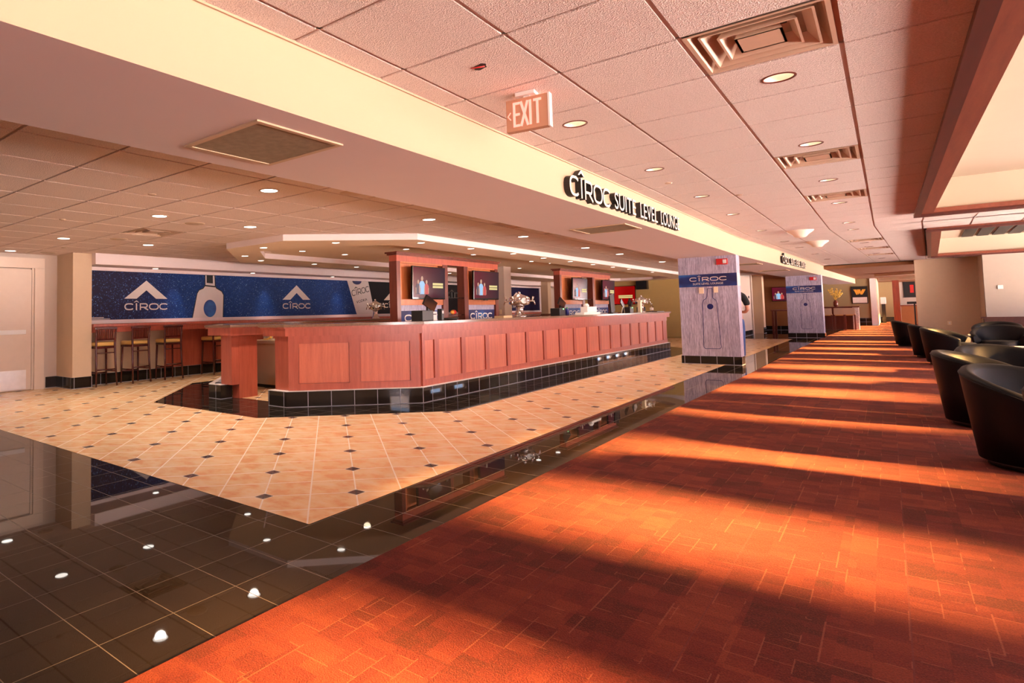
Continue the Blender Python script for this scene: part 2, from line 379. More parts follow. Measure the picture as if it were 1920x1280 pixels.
def ciroc(bm, x, y, wid, h, F, d0=0.0, d1=0.004, bold=0.17, mi=0, hat=True):
    """the five wide letters in plane coordinates, total width wid, letter height h"""
    u = wid/6.35; st = bold*h
    def se(cx, rx, a0, a1):     # superellipse arc for squarish wide round letters
        out = []
        for i in range(23):
            t = R(a0+(a1-a0)*i/22); c_, s_ = math.cos(t), math.sin(t)
            out.append((x+u*cx+u*rx*math.copysign(abs(c_)**0.72, c_), y+h/2+(h-st)/2*math.copysign(abs(s_)**0.86, s_)))
        return out
    ribbon(bm, se(0.72, 0.62, 42, 318), st, F, d0, d1, mi=mi)
    ribbon(bm, [(x+1.72*u, y), (x+1.72*u, y+h)], st*1.1, F, d0, d1, mi=mi)
    if hat: plate(bm, [(x+1.72*u+q*h*0.42, y+h*(1.12+0.30*(1-abs(q)))) for q in (-1, 0, 1)] + [(x+1.72*u+q*h*0.26, y+h*(1.12+(0.14 if q == 0 else 0.0))) for q in (1, 0, -1)], F, d0, d1, mi)
    ribbon(bm, [(x+2.28*u, y), (x+2.28*u, y+h-st/2), (x+3.05*u, y+h-st/2)] + [(x+3.05*u+0.24*u*math.sin(R(a)), y+h*0.66+(h*0.34-st/2)*math.cos(R(a))) for a in range(20, 181, 20)] + [(x+2.28*u, y+h*0.32+st/2)], st, F, d0, d1, mi=mi)
    ribbon(bm, [(x+2.85*u, y+h*0.34), (x+3.42*u, y)], st*1.05, F, d0, d1, mi=mi)
    ribbon(bm, se(4.28, 0.66, 0, 344), st, F, d0, d1, closed=True, mi=mi)
    ribbon(bm, se(5.80, 0.62, 42, 318), st, F, d0, d1, mi=mi)
def chevron(bm, cx, y0, wid, h, F, d0=0.0, d1=0.004, mi=0):
    hw = wid/2; t = 0.44*wid*0.62
    plate(bm, [(cx-hw, y0), (cx-hw+t, y0), (cx, y0+h*0.47), (cx, y0+h)], F, d0, d1, mi)
    plate(bm, [(cx, y0+h), (cx, y0+h*0.47), (cx+hw-t, y0), (cx+hw, y0)], F, d0, d1, mi)
def textmesh(s, wid, h, F, depth=0.004, d0=0.0, front=0, side=0, bm=None):
    cu = bpy.data.curves.new('t', 'FONT'); cu.body = s; cu.extrude = 0.5; cu.resolution_u = 3
    o = bpy.data.objects.new('t', cu); C.objects.link(o)
    dg = bpy.context.evaluated_depsgraph_get(); me = bpy.data.meshes.new_from_object(o.evaluated_get(dg))
    bpy.data.objects.remove(o); bpy.data.curves.remove(cu)
    xs = [v.co.x for v in me.vertices]; ys = [v.co.y for v in me.vertices]
    x0, x1, y0, y1 = min(xs), max(xs), min(ys), max(ys)
    og, a, b = [Vector(q) for q in F]; n = a.cross(b)
    for v in me.vertices:
        c = v.co; v.co = og + a*((c.x-x0)/(x1-x0)*wid) + b*((c.y-y0)/(y1-y0)*h) + n*(d0+(c.z+0.5)*depth)
    tmp = bmesh.new(); tmp.from_mesh(me)
    bmesh.ops.recalc_face_normals(tmp, faces=tmp.faces)
    for f in tmp.faces: f.material_index = front if f.normal.dot(n) > 0.7 else side; f.smooth = False
    tmp.to_mesh(me); tmp.free()
    bm.from_mesh(me); bpy.data.meshes.remove(me)

def obj(name, bm, mats, parent=None, loc=None, rz=0.0, fix=True):
    if fix: bmesh.ops.recalc_face_normals(bm, faces=bm.faces)
    me = bpy.data.meshes.new(name); bm.to_mesh(me); bm.free()
    for m in (mats if isinstance(mats, (list, tuple)) else [mats]): me.materials.append(MAT[m] if isinstance(m, str) else m)
    o = bpy.data.objects.new(name, me); C.objects.link(o)
    if parent: o.parent = parent
    if loc: o.location = loc
    o.rotation_euler.z = rz
    return o
def thing(name, label, cat, loc=(0, 0, 0), rz=0.0, group=None):
    o = bpy.data.objects.new(name, None); C.objects.link(o); o.empty_display_size = 0.1
    o.location = loc; o.rotation_euler.z = rz; tag(o, label, cat, group); return o
def tag(o, label, cat, group=None):
    o['label'] = label; o['category'] = cat
    if group: o['group'] = group
    return o
def struct(name, bm, mats, parent=None, **k):
    o = obj(name, bm, mats, parent, **k)
    if not parent: o['kind'] = 'structure'
    return o
KIDS = {}
def dup(root, loc, rz=None, label=None, group=None):
    r = root.copy(); C.objects.link(r); r.location = loc
    if rz is not None: r.rotation_euler.z = rz
    if label: r['label'] = label
    if group: r['group'] = group
    for ch in list(root.children):
        c = ch.copy(); C.objects.link(c); c.parent = r
        for g in list(ch.children):
            d = g.copy(); C.objects.link(d); d.parent = c
    return r
def B(f, *a, **k):
    bm = bmesh.new(); f(bm, *a, **k); return bm

# bend of the building past the first column
PIV = Vector((-2.3, 14.45)); BEND = R(2.3)
def bend(x, y):
    if y <= PIV.y: return (x, y)
    d = Vector((x-PIV.x, y-PIV.y)); c, s = math.cos(-BEND), math.sin(-BEND)
    return (PIV.x + d.x*c - d.y*s, PIV.y + d.x*s + d.y*c)
BM4 = Matrix.Translation((PIV.x, PIV.y, 0)) @ Matrix.Rotation(-BEND, 4, 'Z') @ Matrix.Translation((-PIV.x, -PIV.y, 0))

ZR, ZL, ZS = 2.63, 2.40, 2.246      # right ceiling, left ceiling, soffit

# ------------------------------------------------------------------ floor
CARP = [(-1.98, -4), (-1.98, 8), (-1.92, 12), (-1.90, 20.2), (-1.80, 28.4), (-1.58, 34.3), (-1.26, 39.3), (-0.63, 44.7), (0.0, 49.5), (0.1, 51)]
def octagon(d):
    """bar plinth outline grown by d (metres)"""
    k = d*math.tan(R(22.5))
    return [(-4.77+d, 6.50-k), (-6.05+k, 5.22-d), (-7.80-k, 5.22-d), (-9.10-d, 6.52-k), (-9.10-d, 18.4+k), (-7.80-k, 19.7+d), (-6.05+k, 19.7+d), (-4.77+d, 18.4+k)]
bm = bm_new()
def flat(poly, z, mi):
    v = [bm.verts.new((p[0], p[1], z)) for p in poly]; f = bm.faces.new(v); f.material_index = mi
    bm.normal_update()
    if f.normal.z < 0: f.normal_flip()
flat([(-13, -4), (7, -4), (7, 52), (-13, 52)], 0.0, 0)
flat([(-12.5, 2.4), (-2.6, 2.4), (-2.6, 25.4), (-12.5, 25.4)], 0.0015, 1)
flat(octagon(0.72), 0.003, 0)
flat(octagon(-0.25), 0.0045, 1)
struct('floor', bm, ['tb', 'beige'], fix=False)
bm = bm_new(); prism(bm, CARP + [(7, 51), (7, -4)], 0.0, 0.007, 0)
struct('floor_carpet', bm, 'carpet')

# ------------------------------------------------------------------ lamps positions
LAMP_R = [(-0.45, 4.45), (-0.45, 6.33), (-0.45, 8.95), (-0.45, 10.8), (-0.45, 13.4), (-1.77, 4.34), (-1.77, 6.27), (-1.77, 8.8), (-1.77, 10.75), (-1.77, 13.25)]
LAMP_R2 = [(-0.45, 15.0), (-0.5, 18.0), (-0.5, 19.8), (-0.5, 22.5), (-0.5, 25.2), (-1.77, 16.1), (-1.77, 18.0), (-1.77, 20.9), (-1.77, 24.0)]
LAMP_L = [(-4.69, 3.66), (-6.67, 3.59), (-6.67, 4.94), (-4.6, 6.36), (-9.34, 3.6), (-9.28, 4.88), (-11.0, 3.61), (-4.5, 9.0), (-4.45, 11.5), (-4.35, 13.7), (-4.35, 16.6)]

# ------------------------------------------------------------------ ceilings made of tegular tiles with a recessed grid
def tile_cell(bm, x0, x1, y0, y1, z, hole=None, xf=None):
    T = (lambda x, y: xf(x, y)) if xf else (lambda x, y: (x, y))
    if hole is None:
        q = [(x0, y0), (x1, y0), (x1, y1), (x0, y1)]
        a = [bm.verts.new((*T(*p), z)) for p in q]; b = [bm.verts.new((*T(*p), z+0.014)) for p in q]
        bm.faces.new(a[::-1])
        for i in range(4): bm.faces.new([a[i], a[(i+1) % 4], b[(i+1) % 4], b[i]])
    else:
        hx, hy, hr = hole; n = 32; O = []; I = []; OT = []
        for i in range(n):
            t = 2*PI*(i+0.5)/n; c, s = math.cos(t), math.sin(t)
            ks = []
            if c > 1e-6: ks.append((x1-hx)/c)
            if c < -1e-6: ks.append((x0-hx)/c)
            if s > 1e-6: ks.append((y1-hy)/s)
            if s < -1e-6: ks.append((y0-hy)/s)
            k = min(ks); px, py = hx+k*c, hy+k*s
            O.append((px, py)); I.append((hx+hr*c, hy+hr*s))
        # snap the nearest outline points onto the tile corners
        for cx, cy in ((x0, y0), (x1, y0), (x1, y1), (x0, y1)):
            j = min(range(n), key=lambda i: (O[i][0]-cx)**2+(O[i][1]-cy)**2); O[j] = (cx, cy)
        vo = [bm.verts.new((*T(*p), z)) for p in O]; vi = [bm.verts.new((*T(*p), z)) for p in I]; vt = [bm.verts.new((*T(*p), z+0.014)) for p in O]
        for i in range(n):
            j = (i+1) % n
            bm.faces.new([vo[j], vo[i], vi[i], vi[j]]); bm.faces.new([vo[i], vo[j], vt[j], vt[i]])
def tile_ceiling(name, xs, ys, z, mat, skip, lamps, hr=0.085, xf=None, barw=0.024):
    bm = bm_new()
    for i in range(len(xs)-1):
        for j in range(len(ys)-1):
            x0, x1, y0, y1 = xs[i]+barw/2, xs[i+1]-barw/2, ys[j]+barw/2, ys[j+1]-barw/2
            if skip((x0+x1)/2, (y0+y1)/2): continue
            hole = None
            for lx, ly in lamps:
                if x0+hr < lx < x1-hr and y0+hr < ly < y1-hr: hole = (lx, ly, hr)
            tile_cell(bm, x0, x1, y0, y1, z, hole, xf)
    o = struct(name, bm, mat)
    bm = bm_new(); T = xf or (lambda x, y: (x, y))
    # grid members slightly above the tile faces; only where tiles exist
    for i in range(len(xs)-1):
        for j in range(len(ys)-1):
            if skip((xs[i]+xs[i+1])/2, (ys[j]+ys[j+1])/2): continue
            for (a0, a1, b0, b1) in ((xs[i]-barw/2, xs[i]+barw/2, ys[j]-barw/2, ys[j+1]+barw/2), (xs[i+1]-barw/2, xs[i+1]+barw/2, ys[j]-barw/2, ys[j+1]+barw/2),
                                     (xs[i], xs[i+1], ys[j]-barw/2, ys[j]+barw/2), (xs[i], xs[i+1], ys[j+1]-barw/2, ys[j+1]+barw/2)):
                v = [bm.verts.new((*T(*p), z+0.009)) for p in ((a0, b0), (a0, b1), (a1, b1), (a1, b0))]; bm.faces.new(v)
    bmesh.ops.remove_doubles(bm, verts=bm.verts, dist=0.0004)
    struct('ceiling_grid', bm, 'tbar', o, fix=False)
    return o
def coffer1(x, y): return x > 0.52 and y < 12.95
DIFF_R = [(-0.44, 3.76), (-0.44, 6.98), (-0.44, 10.20)]
def snap(v, v0, s): return v0 + s*round((v-v0)/s)
XS_R = [-2.30, -2.10] + [-1.44+0.66*i for i in range(0, 3)] + [0.54] + [1.2+0.66*i for i in range(0, 8)] + [6.1]
YS_R = [3.44-0.69*11+0.69*i for i in range(0, 28)] + [14.75-0.02]
YS_R[-1] = 14.75
def inr(x, y, P, r): return any(abs(x-a) < r and abs(y-b) < r for a, b in P)
DIFF_R = [(-0.45, 3.785), (-0.45, 6.89), (-0.45, 10.0)]
YS_R = [3.44+0.69*i for i in range(-10, 17)]           # -3.46 .. 14.48
DIFF_R = [(-0.45, 3.785), (-0.45, 6.89-0.0), (-0.45, 10.0)]
DIFF_R = [(-0.45, 3.44+0.345), (-0.45, 3.44+0.69*5+0.345-0.345*0), (-0.45, 3.44+0.69*9+0.345+0.0)]
LAMP_R = [(x, YS_R[0]+0.69*(math.floor((y-YS_R[0])/0.69)+0.5)) for x, y in LAMP_R]
tile_ceiling('ceiling', XS_R, YS_R, ZR, 'tileR', lambda x, y: coffer1(x, y) or inr(x, y, DIFF_R, 0.25), LAMP_R)
YS_R2 = [14.5+0.69*i for i in range(0, 20)]
def sk2(x, y):
    if 0.54 < x and 15.9 < y < 25.5: return True
    return inr(x, y, DIFF_R2, 0.3)
DIFF_R2 = [(-0.45, 14.5+0.69*4.5), (-0.45, 14.5+0.69*8.5), (-0.45, 14.5+0.69*12.5)]
LAMP_R2 = [(x, YS_R2[0]+0.69*(math.floor((y-YS_R2[0])/0.69)+0.5)) for x, y in LAMP_R2]
tile_ceiling('ceiling', XS_R, YS_R2, ZR, 'tileR', sk2, LAMP_R2, xf=bend)

# left ceiling with the hole of the ring soffit
RING = [(-5.36, 7.25), (-6.75, 5.80), (-8.15, 5.80), (-10.0, 7.45), (-10.0, 24.0), (-8.6, 25.4), (-6.75, 25.4), (-5.36, 24.1)]
def in_poly(x, y, P):
    c = False; n = len(P)
    for i in range(n):
        x1, y1 = P[i]; x2, y2 = P[(i+1) % n]
        if (y1 > y) != (y2 > y) and x < (x2-x1)*(y-y1)/(y2-y1)+x1: c = not c
    return c
XS_L = [-3.45-0.665*i for i in range(0, 12)] + [-11.7]
XS_L = sorted(XS_L)
YS_L = [2.02-0.655*9+0.655*i for i in range(0, 45)]
DIFF_L = [(-7.77, 4.31), (-3.78, 7.6), (-3.78, 13.5), (-10.43, 7.6)]
DIFF_L = [(XS_L[0]+0, 0)]*0 + [(min([(XS_L[i]+XS_L[i+1])/2 for i in range(len(XS_L)-1)], key=lambda v: abs(v-a)), min([(YS_L[i]+YS_L[i+1])/2 for i in range(len(YS_L)-1)], key=lambda v: abs(v-b))) for a, b in [(-7.77, 4.4), (-3.7, 7.3), (-3.7, 12.4), (-10.43, 8.2)]]
def cellc(v, E):
    for i in range(len(E)-1):
        if E[i] <= v < E[i+1]: return (E[i]+E[i+1])/2
    return v
LAMP_L = [(cellc(x, XS_L), cellc(y, YS_L)) for x, y in LAMP_L]
tile_ceiling('ceiling', XS_L, YS_L, ZL, 'tileL', lambda x, y: inr(x, y, DIFF_L, 0.25) or (in_poly(x, y, [(a, b) for a, b in RING]) and in_poly(x-0.3, y, RING) and in_poly(x+0.3, y, RING) and in_poly(x, y-0.3, RING) and in_poly(x, y+0.3, RING)), LAMP_L)

# backing above every ceiling so that no sky leaks in
bm = bm_new()
box(bm, -13.2, 7, -4.2, 52, 3.35, 3.5)
struct('ceiling_slab', bm, 'coffer')

# ring soffit above the bar, hanging 10 cm below the tiles, with an inner tray
INNER = [(-6.05, 7.55), (-6.85, 6.75), (-8.10, 6.45), (-9.02, 7.30), (-9.02, 23.6), (-8.1, 24.5), (-6.85, 24.5), (-6.05, 23.7)]
bm = bm_new(); ringprism(bm, RING, INNER, 2.305, 2.42, 0, 1); prism(bm, [(x, y) for x, y in INNER], 2.405, 2.43, 0)
struct('ceiling_ring_soffit', bm, ['ring', 'ringside'])

# main beam: fascia + soffit + bend
def beam(bm, x0, x1, z0, z1, ya, yb, mi_f, mi_b):
    P = [(x0, ya), (x1, ya), (x1, PIV.y), bend(x1, yb), bend(x0, yb), (x0, PIV.y)]
    prism(bm, P, z0, z1, mi_f)
    for f in bm.faces:
        if abs(f.calc_center_median().z - z0) < 1e-4: f.material_index = mi_b
bm = bm_new(); beam(bm, -3.45, -2.30, ZS, 2.75, -4, 40.5, 0, 1)
for f in bm.faces:
    f.normal_update()
    c = f.calc_center_median()
    if c.x < -3.0 and abs(f.normal.x) > 0.9: f.material_index = 1
struct('trim_beam', bm, ['fascia', 'soffit'])
bm = bm_new()
P = [(-2.296, -4), (-2.286, -4), (-2.286, PIV.y), bend(-2.286, 28), bend(-2.296, 28), (-2.296, PIV.y)]
prism(bm, P, ZR-0.012, ZR+0.005)
struct('trim_angle', bm, 'fascia')

# coffers with wood trim
def coffer(x0, x1, y0, y1, zt, xf=None, name='trim_coffer'):
    T = xf or (lambda x, y: (x, y))
    def PP(a, b, c, d): return [T(a, c), T(b, c), T(b, d), T(a, d)]
    bm = bm_new()
    n = 0.13
    ringprism(bm, PP(x0-0.15, x1+0.15, y0-0.15, y1+0.15), PP(x0+0.06, x1-0.06, y0+0.06, y1-0.06), ZR-0.035, ZR+0.03, 0)
    o = struct(name, bm, 'redtrim')
    bm = bm_new(); ringprism(bm, PP(x0-0.17, x1+0.17, y0-0.17, y1+0.17), PP(x0-0.09, x1+0.09, y0-0.09, y1+0.09), ZR-0.075, ZR-0.03, 0)
    struct('trim_moulding', bm, 'mahogy', o)
    bm = bm_new()
    ringprism(bm, PP(x0-0.05, x1+0.05, y0-0.05, y1+0.05), PP(x0, x1, y0, y1), ZR+0.028, zt+0.05, 0)
    prism(bm, PP(x0-0.05, x1+0.05, y0-0.05, y1+0.05), zt, zt+0.05, 0)
    struct('ceiling_coffer', bm, 'coffer')
coffer(0.56, 5.4, -3.3, 12.80, 3.12)
coffer(0.75, 5.4, 16.05, 25.2, 3.12, bend)
# dark slotted grille in second coffer
bm = bm_new(); bmf = bm_new()
for i in range(9):
    box(bm, 1.35+0.32*i, 1.35+0.32*i+0.24, 21.6, 24.9, 3.09, 3.118, M=BM4)
g = thing('slot_grille', 'dark slotted air grille in the far white ceiling coffer', 'vent', (3.0, 18, 3.1))
o = obj('slats', bm, 'lettblack'); o.parent = g; o.location = (-3.0, -18, -3.1)

# ------------------------------------------------------------------ walls
def wallbox(name, x0, x1, y0, y1, z0, z1, m): return struct(name, B(box, x0, x1, y0, y1, z0, z1), m)
wallbox('wall_back', -13, 7, -4.2, -4.0, 0, 3.4, 'wallp')
wallbox('wall_left', -11.75, -11.6, -4.0, 4.72, 0, 2.6, 'wallp')
# pier in the left corner
wallbox('wall_left_pier', -11.6, -10.93, 4.55, 4.88, 0, 2.6, 'wall')
struct('baseboard_pier', B(box, -11.6, -10.915, 4.535, 4.895, 0, 0.2), 'tbv')
struct('baseboard_left', B(box, -11.6, -11.585, 4.36, 4.54, 0, 0.2), 'tbv')
wallbox('wall_mural', -11.55, -11.38, 4.88, 27.5, 0, 2.5, 'wallp')
# bulkhead over the mural
wallbox('trim_bulkhead', -11.38, -10.78, 4.88, 27.4, 2.20, 2.45, 'ringside')
# far wall behind the bar and right of it
wallbox('wall_far', -11.6, -4.35, 26.5, 26.7, 0, 3.3, 'ochre')
# low bulkhead at the end of left ceiling
wallbox('wall_far_right', -4.5, -4.35, 26.5, 29.2, 0, 2.7, 'wallp')
wallbox('wall_far_niche', -4.75, -4.62, 29.2, 30.4, 0, 2.7, 'wall')
wallbox('wall_far_pier', -4.62, -4.1, 30.4, 30.9, 0, 2.7, 'fascia')
struct('wall_far_pier_side', B(box, -4.62, -4.3, 29.15, 29.3, 0, 2.7), 'wallp')
wallbox('wall_alcove', -5.2, -5.05, 30.9, 41, 0, 2.7, 'brown')
wallbox('wall_alcove_back', -5.1, -3.15, 34.5, 34.7, 0, 2.7, 'brown')
struct('baseboard_alcove_back', B(box, -5.0, -3.15, 34.47, 34.5, 0, 0.2), 'tbv')
wallbox('wall_alcove_end', -5.2, -0.62, 41, 41.2, 0, 2.7, 'dimwall')
struct('baseboard_far', B(box, -4.35, -4.33, 26.5, 29.2, 0, 0.2), 'tbv')
struct('baseboard_far_pier', B(box, -4.12, -4.085, 30.38, 30.92, 0, 0.25), 'tbv')
struct('baseboard_alcove', B(box, -5.06, -5.03, 30.9, 41, 0, 0.2), 'tbv')
struct('baseboard_alcove_end', B(box, -5.0, -0.6, 40.96, 41.0, 0, 0.42), 'tbv')
struct('trim_corner', B(box, -0.68, -0.44, 40.9, 41.2, 0, 2.6), 'white')
wallbox('wall_end', -1.5, 0.6, 49.8, 50.0, 0, 2.7, 'dimwall')
struct('baseboard_end', B(box, -1.5, 0.45, 49.76, 49.8, 0, 0.3), 'black')
wallbox('wall_end_column', 0.25, 0.55, 46.6, 46.9, 0, 2.7, 'mahog')
wallbox('wall_end_right', 0.5, 4.0, 51, 51.15, 0, 2.7, 'wallp')
wallbox('wall_end_side', -0.5, -0.4, 41.2, 49.8, 0, 2.7, 'wall')
# right blocks facing the camera
wallbox('wall_right_block', 0.75, 2.30, 27.3, 27.6, 0, 3.3, 'wall')
wallbox('wall_right_lounge', 2.28, 6.05, 26.0, 26.2, 0.68, 3.3, 'wallc')
wallbox('wall_right_lounge_side', 2.28, 2.4, 26.2, 27.3, 0, 3.3, 'wall')
bm = bm_new(); box(bm, 2.22, 6.05, 25.93, 26.2, 0, 0.66); box(bm, 2.16, 6.05, 25.88, 26.2, 0.66, 0.70)
for i in range(5): box(bm, 2.35+0.75*i, 3.0+0.75*i, 25.915, 25.93, 0.12, 0.55)
struct('trim_wainscot', bm, 'mahogy')
# window wall on the right
WIN = [-2.6, -0.55, 1.6, 3.85, 5.65, 8.15, 10.25, 12.3, 14.3, 15.9, 18.1, 20.4, 22.3, 24.2]
WIN += [28.9, 30.8, 32.7, 34.6, 36.5, 38.4, 40.3, 42.2, 44.1, 46.0, 47.9]
HW = 0.50
bm = bm_new(); y = -4.2
for c in WIN:
    box(bm, 6.05, 6.25, y, c-HW, 0, 3.4); box(bm, 6.05, 6.25, c-HW, c+HW, 0, 0.55); box(bm, 6.05, 6.25, c-HW, c+HW, 2.42, 3.4); y = c+HW
box(bm, 6.05, 6.25, y, 52, 0, 3.4)
struct('wall_right', bm, 'wall')
bm = bm_new()
for c in WIN:
    box(bm, 6.10, 6.14, c-HW, c+HW, 0.55, 0.60); box(bm, 6.10, 6.14, c-HW, c+HW, 2.38, 2.42)
    box(bm, 6.10, 6.14, c-HW, c-HW+0.04, 0.60, 2.38); box(bm, 6.10, 6.14, c+HW-0.04, c+HW, 0.60, 2.38)
struct('window_1', bm, 'black')
# added unseen strip outside the windows, cuts the sun patch on the carpet
wallbox('trim_sun_blocker', 9.0, 9.2, -6, 52, 1.50, 2.84, 'greyprint')
# closing walls that only keep stray sky out
wallbox('wall_end_cap', -13, 7, 51.9, 52, 0, 3.4, 'wall')
wallbox('wall_left_cap', -13.1, -13, -4, 52, 0, 3.4, 'wall')
# lower dark ceiling of the third section
bm = bm_new(); prism(bm, [(-6.5, 27.9), (-1.0, 27.9), bend(0.0, 27.7), bend(6.0, 27.7), (6.05, 52), (-6.5, 52)], 2.50, 2.62)
struct('ceiling_far', bm, 'brown')
bm = bm_new(); prism(bm, [(-0.4, 35.0), (1.6, 33.0), (1.7, 33.2), (-0.3, 35.2)], 2.38, 2.5); prism(bm, [(-0.3, 41), (2, 39.5), (2.1, 39.7), (-0.2, 41.2)], 2.35, 2.5)
struct('trim_far_beam', bm, 'wall')
wallbox('trim_header', -11.6, -3.4, 26.3, 26.5, 2.36, 3.3, 'ringside')

# left double door (only its right leaf in view)
def door_left():
    d = struct('door_1', B(box, -11.60, -11.54, 2.55, 4.10, 0.01, 2.12), 'beigedoor')
    bm = bm_new(); box(bm, -11.62, -11.50, 4.14, 4.30, 0, 2.139); box(bm, -11.62, -11.50, 2.4, 4.30, 2.14, 2.32); box(bm, -11.60, -11.535, 4.105, 4.139, 0, 2.139)
    obj('door_frame', bm, 'beigedoor', d)
    bm = bm_new(); box(bm, -11.535, -11.49, 2.7, 4.0, 0.98, 1.055, bev=0.006); obj('push_bar', bm, 'white', d)
    bm = bm_new(); box(bm, -11.54, -11.532, 2.62, 4.02, 0.03, 0.36); obj('kick_plate', bm, 'plate', d)
door_left()

# ------------------------------------------------------------------ bar
def bar():
    o7, o0 = octagon(-0.07), octagon(0.0)
    def seg_ring(outer, inner, z0, z1, idx, bm, mi=0):
        n = len(outer)
        for i in idx:
            j = (i+1) % n
            prism(bm, [outer[i], outer[j], inner[j], inner[i]], z0, z1, mi)
    def front(bm, d_out, d_in, z0, z1, mi=0, xa=-6.42, xb=-7.50, xl=None):
        # the two stubs of the front segment left and right of the gate gap
        yo, yi = 5.22-d_out, 5.22-d_in
        O, I = octagon(d_out), octagon(d_in)
        prism(bm, [O[1], I[1], (xa, yi), (xa, yo)], z0, z1, mi)
        prism(bm, [(xb, yo), (xb, yi), I[2], O[2]], z0, z1, mi)
    idx = [0, 2, 3, 4, 5, 6, 7]
    th = -0.32
    t = thing('bar_counter', 'long cherry wood bar counter with panelled front and black tiled base', 'bar', (-7.0, 12.5, 0))
    def P(name, bm, m):
        o = obj(name, bm, m, t); o.location = (7.0, -12.5, 0); return o
    bm = bm_new(); seg_ring(octagon(0.0), octagon(th), 0.004, 0.21, idx, bm)
    prism(bm, [octagon(0)[1], octagon(th)[1], (-6.42, 5.54), (-6.42, 5.22)], 0.004, 0.21)
    prism(bm, [(-7.50, 5.22), (-7.50, 5.42), (-7.95, 5.42), octagon(0)[2]], 0.004, 0.21)
    P('tiled_base', bm, 'tbv')
    bm = bm_new(); seg_ring(octagon(-0.07), octagon(th), 0.21, 1.0, [0, 3, 4, 5, 6, 7], bm); seg_ring(octagon(-0.2), octagon(th), 0.21, 1.0, [2], bm)
    O, I = octagon(-0.07), octagon(th)
    prism(bm, [O[1], I[1], (-6.35, 5.54), (-6.35, 5.29)], 0.21, 1.0)
    P('body', bm, 'cherry')
    bm = bm_new(); prism(bm, [(-7.34, 5.30), (-7.34, 5.75), (-7.95, 5.75), (-7.60, 5.30)], 0.21, 1.0); box(bm, -7.5, -7.335, 5.43, 5.76, 0.004, 1.0)
    P('end_post', bm, 'cherry')
    bm = bm_new(); seg_ring(octagon(0.01), octagon(-0.07), 0.93, 1.03, idx, bm); front(bm, 0.01, -0.08, 0.93, 1.03, xa=-6.50, xb=-7.24)
    box(bm, -6.50, -6.35, 5.30, 5.6, 0.93, 1.03); box(bm, -7.34, -7.24, 5.30, 5.9, 0.93, 1.03)
    P('apron', bm, 'cherry')
    bm = bm_new(); seg_ring(octagon(0.04), octagon(-0.52), 1.03, 1.05, idx, bm); front(bm, 0.04, -0.52, 1.03, 1.05, xa=-6.53, xb=-7.2)
    P('top_edge', bm, 'cherry')
    bm = bm_new(); seg_ring(octagon(0.055), octagon(-0.54), 1.05, 1.085, idx, bm); front(bm, 0.055, -0.54, 1.05, 1.085, xa=-6.55, xb=-7.18)
    P('countertop', bm, 'granite')
    # panel frames (stiles and rails proud of recessed panels) on the long side and the chamfer
    bm = bm_new()
    X = -4.84
    ys = [6.53] + [6.85+0.692*i for i in range(17)]
    def stile(y0, y1, z0, z1): box(bm, X, X+0.022, y0, y1, z0, z1)
    stile(6.56, 18.34, 0.21, 0.30); stile(6.56, 18.34, 0.83, 0.93)
    yy = 6.85
    stile(6.56, 6.62, 0.30, 0.83)
    for i in range(17):
        stile(yy-0.0, yy+0.11, 0.30, 0.83); yy += 0.692
    # chamfer
    A, Bq = Vector(O[0]), Vector(O[1]); d = (Bq-A); L = d.length; d.normalize()
    Mx = Matrix.Translation((A.x, A.y, 0)) @ Matrix(((d.x, d.y, 0, 0), (d.y, -d.x, 0, 0), (0, 0, 1, 0), (0, 0, 0, 1)))
    nrm = 1 if (Mx.to_3x3() @ Vector((0, 1, 0))).dot(Vector((1, -1, 0))) > 0 else -1
    def st(u0, u1, z0, z1): box(bm, u0, u1, 0.0, 0.022*nrm, z0, z1, M=Mx)
    st(0, L, 0.21, 0.30); st(0, L, 0.83, 0.93); st(0, 0.13, 0.30, 0.83); st(L-0.13, L, 0.30, 0.83); st(L/2-0.07, L/2+0.07, 0.30, 0.83)
    P('panel_frame', bm, 'cherry')
    # lighter recessed panels, one mesh each
    yy = 6.62
    for i in range(17):
        y0 = 6.62 if i == 0 else 6.96+0.692*(i-1); y1 = 6.85+0.692*i
        if y1 > 18.3: break
        P('panel', B(box, X, X+0.006, y0+0.004, y1-0.012, 0.30, 0.825), 'cherryp')
    for u0, u1 in ((0.14, L/2-0.08), (L/2+0.08, L-0.14)):
        P('panel', B(box, u0, u1, 0.0, 0.006*nrm, 0.305, 0.825, M=Mx), 'cherryp')
    # grout edge of base
    bm = bm_new(); seg_ring(octagon(0.004), octagon(-0.07), 0.205, 0.213, idx, bm); front(bm, 0.004, -0.07, 0.205, 0.213)
    P('base_edging', bm, 'greyprint')
bar()

